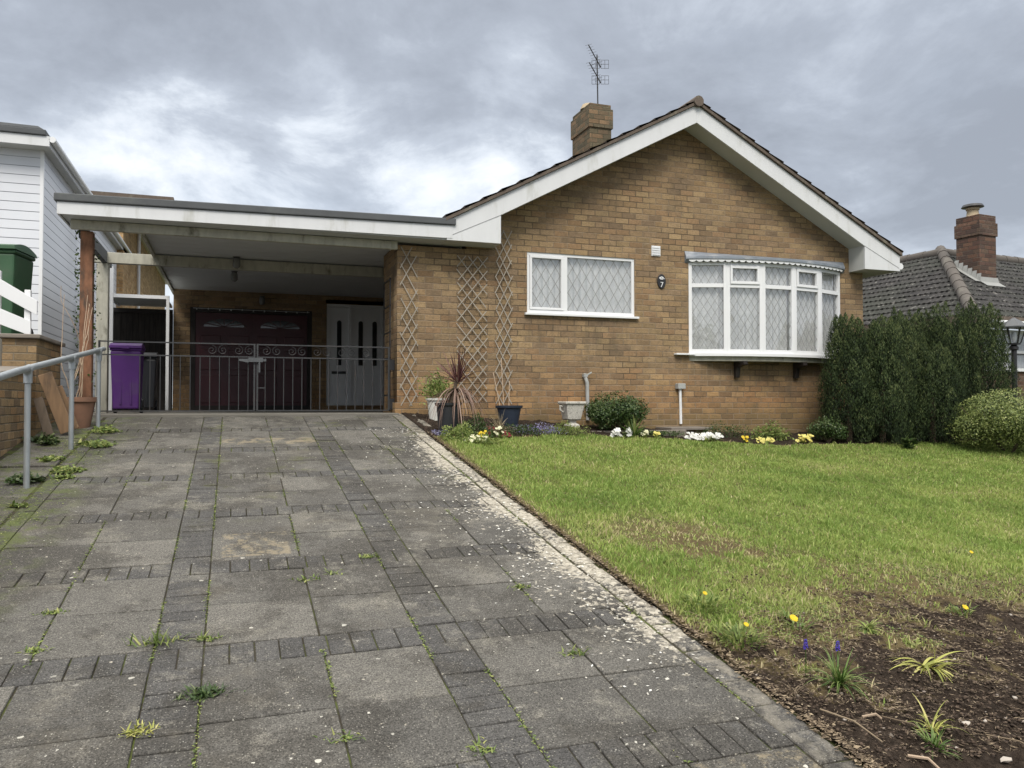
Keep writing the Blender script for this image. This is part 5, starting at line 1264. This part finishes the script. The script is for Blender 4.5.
for k,(x,y,rx,ry,h,n_,m_,lb) in enumerate(((-1.56,7.30,.12,.14,.07,420,'bushdark','dark ground ivy around the nearest handrail post'),(-1.30,7.62,.13,.16,.05,380,'weed','pale leafy ground ivy just past the nearest handrail post'),
 (-1.52,8.15,.12,.22,.035,420,'weed','mossy ground ivy between the first two handrail posts'),(-1.22,8.75,.14,.18,.06,420,'weed','variegated ground ivy on the paving by the middle handrail post'),
 (-1.70,8.95,.10,.16,.09,420,'bushdark','green ground ivy at the foot of the leaning planks'),(-1.28,9.55,.14,.16,.07,420,'weed','ground ivy in front of the farthest handrail post'))):
    c=(x,y,gz(0,y)); v=rng.normal(size=(n_,3)); v/=np.linalg.norm(v,axis=1,keepdims=True); v[:,2]=abs(v[:,2]); dp=rng.random(n_)**.5*(1+.3*np.sin(v[:,0]*6+k)*np.sin(v[:,1]*7))
    P_=v*np.array([rx,ry,h])*dp[:,None]; nn=np.tile([[0,-.3,1.]],(n_,1))+rng.normal(size=(n_,3))*.5
    V,F=orient_quads(P_,rng.normal(size=(n_,3))*np.array([1,1,.3]),rng.uniform(.02,.045,n_),rng.uniform(.016,.032,n_),nn); o=npmesh('ground_ivy',V,F,M[m_],rnd=rng.random(n_)); o.location=c; tag(o,lb,'plant','ground ivy along the handrail')
# ---- foreground plants in and beside the soil
g3='small plants at the edge of the bare soil'
def tuft(name,x,y,n,L,w,droop,spread,mat,label,cat='plant',group=g3,rr=None):
    t=thing(name,gp(x,y),label,cat,group); mb=MB(); rosette(mb,gp(x,y),n,L,w,droop,spread,rr); mb.build('leaves',M[mat],t); return t
mus=tuft('grape_hyacinth',2.54,2.89,90,(.10,.22),(.006,.010),(.6,2.4),(.2,1.2),'strap','grape hyacinth with two blue flower spikes on the bare soil','flowers')
for k,(x,y,h) in enumerate(((2.44,2.98,.155),(2.60,2.96,.14))):
    b=gp(x,y); mb=MB(); mb.tube([b,(b[0],b[1],b[2]+h)],.0022,5); fl=mb.build('stem',M['strap'],mus)
    mb=MB()
    for i in range(60):
        zz=random.random(); a=random.uniform(0,6.28); r=.009*(1-zz*.55)
        mb.add(IV*.0032+np.array([b[0]+r*math.cos(a),b[1]+r*math.sin(a),b[2]+h-.022+.042*zz]),[tuple(q) for q in IF.tolist()])
    mb.build('flower_spike',M['bluef'],fl)
dn=thing('fallen_daffodil_leaves',gp(3.18,2.98),'collapsed yellowing daffodil leaves lying on the bare soil','plant',g3); mb=MB()
c=gp(3.16,3.0)
for k in range(34):
    a=random.choice((random.gauss(0,.35),random.gauss(-1.2,.5),random.gauss(3.0,.35),random.gauss(-2.2,.4)))
    e=random.uniform(.7,1.25); mb.strap((c[0]+random.gauss(0,.012),c[1]+random.gauss(0,.012),c[2]),(math.cos(a)*math.sin(e),math.sin(a)*math.sin(e),math.cos(e)),random.uniform(.13,.25),random.uniform(.015,.022),random.uniform(.9,1.7),8,random.uniform(-.8,.8))
mb.strap((c[0]+.05,c[1],c[2]+.02),(.05,0,1),.09,.014,.2,5); mb.build('leaves',M['yellowstrap'],dn)
tuft('weed_tuft',2.66,2.50,34,(.09,.17),(.006,.010),(.8,2.2),(.4,1.35),'yellowstrap','pale limp grassy tuft in front of the yellowing leaves')
tuft('weed_tuft',2.52,2.36,60,(.07,.13),(.007,.012),(.5,1.6),(.2,1.2),'strap','blue green leafy tuft at the bottom of the bare soil')
tuft('dead_grass_tuft',2.27,2.86,130,(.06,.13),(.003,.005),(1.,3.),(.3,1.5),'deadleaf','dead straw tuft on the corner of the block edging')
tuft('weed_tuft',2.85,3.62,70,(.06,.13),(.008,.013),(.8,2.2),(.4,1.35),'weed','green weed behind the yellow daisy flower')
tuft('weed_tuft',3.20,3.42,60,(.06,.13),(.010,.018),(.8,2.2),(.4,1.35),'weed','broad green weed behind the yellowing daffodil leaves')
def daisy(x,y,label,h=.06,nf=1,r=.017,leaves=40,sp=.07,hh=.10):
    t=thing('yellow_daisy_plant',gp(x,y),label,'flowers',g3); c=gp(x,y)
    mb=MB()
    for k in range(leaves):
        a=random.uniform(0,6.28);q=sp*math.sqrt(random.random()); e=random.uniform(.2,1.3)
        mb.strap((c[0]+q*math.cos(a),c[1]+q*math.sin(a),c[2]+random.uniform(0,hh*.5)),(math.cos(a)*math.sin(e),math.sin(a)*math.sin(e),math.cos(e)),random.uniform(.025,.05),random.uniform(.008,.014),.8,4)
    mb.build('leaves',M['weed'],t); mb=MB()
    for k in range(nf): 
        a=random.uniform(0,6.28);q=sp*.6*random.random(); flower(mb,(c[0]+q*math.cos(a),c[1]+q*math.sin(a)-.02,c[2]+h),r,12,(0,-.6,.8))
    mb.build('blossom',M['yellow'],t)
daisy(2.41,3.78,'leafy clump with a yellow flower nearest the lichened edge',.09,1,.014,240,.13,.12)
daisy(2.33,3.32,'feathery clump with a yellow bud beside the block edging',.11,1,.014,300,.12,.13)
daisy(2.80,3.47,'open yellow daisy above the grape hyacinth',.08,1,.024,50,.07)
daisy(4.05,3.58,'yellow daisy at the right side of the bare soil',.06,1,.02,50,.07)
daisy(5.30,4.62,'tiny yellow flower in the lawn at the right edge',.05,1,.016,12,.04)
# twigs and stones on the soil
for (x0,y0,x1,y1,r,lab) in ((2.28,2.70,2.33,2.42,.004,'pale curved twig lying over the block edging'),(2.42,2.62,2.50,2.60,.006,'short pale stick on the bare soil'),(2.36,2.33,2.42,2.24,.006,'thick grey stick at the bottom of the soil'),(2.52,2.62,2.60,2.42,.003,'thin straw stem on the bare soil'),(2.85,2.42,2.95,2.24,.003,'thin reddish stem at the right of the soil')):
    p0=Vector(gp(x0,y0))+Vector((0,0,.012));p1=Vector(gp(x1,y1))+Vector((0,0,.012)); m_=(p0+p1)/2+Vector((.02,0,.012))
    mb=MB(); mb.tube([p0,m_,p1],[r,r,r*.7],6); o=mb.build('twig',M['deadleaf'] if r<.005 else M['drystem'],smooth=True,loc=tuple(p0)); tag(o,lab,'twig','twigs on the bare soil')
for (x,y,r,lab) in ((2.86,2.52,.018,'pale flat stone beside the limp tuft'),(2.75,2.25,.02,'pinkish stone at the bottom of the soil'),(3.05,2.60,.016,'brown stone right of the limp tuft')):
    mb=MB(); v=IV*np.array([r*1.5,r,r*.5])*(1+rng.normal(size=(len(IV),1))*.1)+np.array(gp(x,y))+np.array([0,0,.008]); mb.add(v.tolist(),[tuple(q) for q in IF.tolist()],.9); o=mb.build('stone',M['pebble'],smooth=True,loc=gp(x,y)); tag(o,lab,'stone','stones on the bare soil')
# ---- weeds in the driveway joints
g4='weeds growing in the driveway joints'
def weed(x,y,n,L,mat,label,w=(.004,.009),sp=(.5,1.5)):
    n=int(n*2.2); L=(L[0]*.8,L[1]*1.15); w=(w[0]*1.2,w[1]*1.4); c=(x,y,gz(0,y)-.005); t=thing('joint_weed',c,label,'weed',g4); mb=MB()
    for k in range(n):
        a=random.uniform(0,6.28); e=random.uniform(*sp); mb.strap((x+random.gauss(0,.014+L[1]*.35),y+random.gauss(0,.012+L[1]*.25),c[2]+.004),(math.cos(a)*math.sin(e),math.sin(a)*math.sin(e),math.cos(e)),random.uniform(*L),random.uniform(*w),random.uniform(.4,1.4),4)
    mb.build('leaves',M[mat],t)
weed(-.315,3.99,34,(.03,.085),'weed','bright grassy weed left of the block band, tallest in the driveway',sp=(.1,1.3))
weed(-.10,3.98,50,(.015,.04),'weed','flat mossy weed where the cross band meets the left joint')
weed(-.10,3.45,120,(.015,.055),'bushdark','largest dark green weed mat, on the left block band')
weed(-.31,3.22,44,(.015,.04),'yellowstrap','pale yellow weed at the corner of two slabs, lower left')
weed(.40,4.66,16,(.02,.05),'weed','star-shaped pale weed in the middle slab joint')
weed(.56,4.72,14,(.02,.05),'weed','star-shaped pale weed right of the middle joint')
weed(.80,4.98,44,(.012,.03),'weed','low mossy weed along the cross joint by the right block band')
weed(.40,3.00,20,(.015,.04),'weed','small pale weed in the joint at the bottom centre')
weed(.86,2.80,24,(.015,.045),'weed','pale weed at the lower end of the right block band')
weed(1.52,3.45,36,(.012,.045),'weed','grassy weed in the joint between the two right slabs')
weed(-.80,4.02,50,(.012,.03),'weed','mossy weed on the cross joint at far left')
weed(-.82,4.45,40,(.012,.03),'weed','line of moss above the mossy weed at far left')
weed(1.55,4.30,30,(.015,.04),'weed','small weed two slabs above the grassy right-hand weed')
weed(-1.30,7.4,60,(.02,.06),'weed','leafy weed at the foot of the nearest handrail post',w=(.012,.025))
weed(-1.52,7.35,60,(.02,.07),'bushdark','dark leafy weed left of the nearest handrail post',w=(.015,.03))
weed(-1.34,8.9,50,(.02,.07),'weed','leafy weed near the middle handrail post',w=(.012,.025))
weed(-1.25,9.6,50,(.02,.08),'weed','leafy weed near the farthest handrail post',w=(.012,.025))
weed(-1.78,9.1,60,(.03,.10),'bushdark','green weed at the foot of the leaning planks',w=(.015,.03))
weed(-1.42,6.55,30,(.02,.06),'weed','weed beside the driveway edge below the nearest handrail post',w=(.01,.02))

# ------------------------------------------------------------------ sky, sun, camera
s=NT('World',True); sc.world=s.m
SE,SR=R(48),R(200); SKX,SKY,SKS,SKB=3.1,1.7,.95,1.12
sky=s.n('ShaderNodeTexSky'); sky.sky_type='NISHITA'; sky.sun_disc=False; sky.sun_elevation=SE; sky.sun_rotation=SR; sky.air_density=1; sky.dust_density=2
tc=s.n('ShaderNodeTexCoord').outputs['Generated']
x,y,z=s.sep(tc); zz=s.math('ADD',s.math('MAXIMUM',z,0),.30)
P=s.comb(s.math('ADD',s.math('DIVIDE',x,zz),SKX),s.math('ADD',s.math('DIVIDE',y,zz),SKY),.37)
n1=s.noise(P,SKS,10,.56,.3); n2=s.noise(P,SKS*3.1,9,.62,.3)
n=s.math('MULTIPLY_ADD',n2,.38,s.math('MULTIPLY',n1,.62))
n=s.math('MULTIPLY_ADD',s.math('SUBTRACT',n,.53),1.3,.53)
elev=z
n=s.math('ADD',n,s.math('MULTIPLY',s.ss(elev,.38,.13),.062))
CL=s.ramp(n,[(.38,(.195,.212,.243)),(.47,(.245,.267,.305)),(.53,(.31,.337,.38)),(.575,(.42,.45,.49)),(.63,(.53,.55,.575)),(.70,(.63,.65,.67))])
CL=s.mix(1,CL,(SKB,SKB,SKB),'MULTIPLY')
blue=s.ss(s.noise(P,.9,4,.5,.2),.45,.62,0,.25); CL=s.mix(blue,CL,(.31*SKB,.36*SKB,.43*SKB))
up=s.ss(elev,.46,.85,0,1)
CL=s.mix(up,CL,(1.52,1.50,1.44))
CL=s.mix(1,CL,(10.,10.,10.),'MULTIPLY'); 
for nd in s.t.nodes:
    if nd.bl_idname=='ShaderNodeMix': nd.clamp_result=False
C2=s.mix(.93,sky.outputs[0],CL)
bg=s.n('ShaderNodeBackground'); s.l(C2,bg.inputs[0]); bg.inputs[1].default_value=.10
wo=s.n('ShaderNodeOutputWorld'); s.l(bg.outputs[0],wo.inputs[0])
sd=bpy.data.lights.new('sun','SUN'); sd.energy=1.5; sd.angle=R(25); sd.color=(1,.94,.85)
so=bpy.data.objects.new('sun',sd); col.objects.link(so)
dv=Vector((math.sin(SR)*math.cos(SE),math.cos(SR)*math.cos(SE),math.sin(SE))); so.rotation_euler=(-dv).to_track_quat('-Z','Y').to_euler()
cam=bpy.data.cameras.new('camera'); co=bpy.data.objects.new('camera',cam); col.objects.link(co); sc.camera=co
cam.sensor_width=36; cam.lens=36*800/1024; cam.clip_start=.05; cam.clip_end=2000
co.location=(0,0,0); th=math.atan(.35); co.rotation_euler=(math.pi/2+math.atan(19/800),0,-th)
sc.render.resolution_x=1024; sc.render.resolution_y=768
vs_=sc.view_settings; vs_.view_transform='Standard'; vs_.look='None'; vs_.gamma=1; vs_.exposure=.82
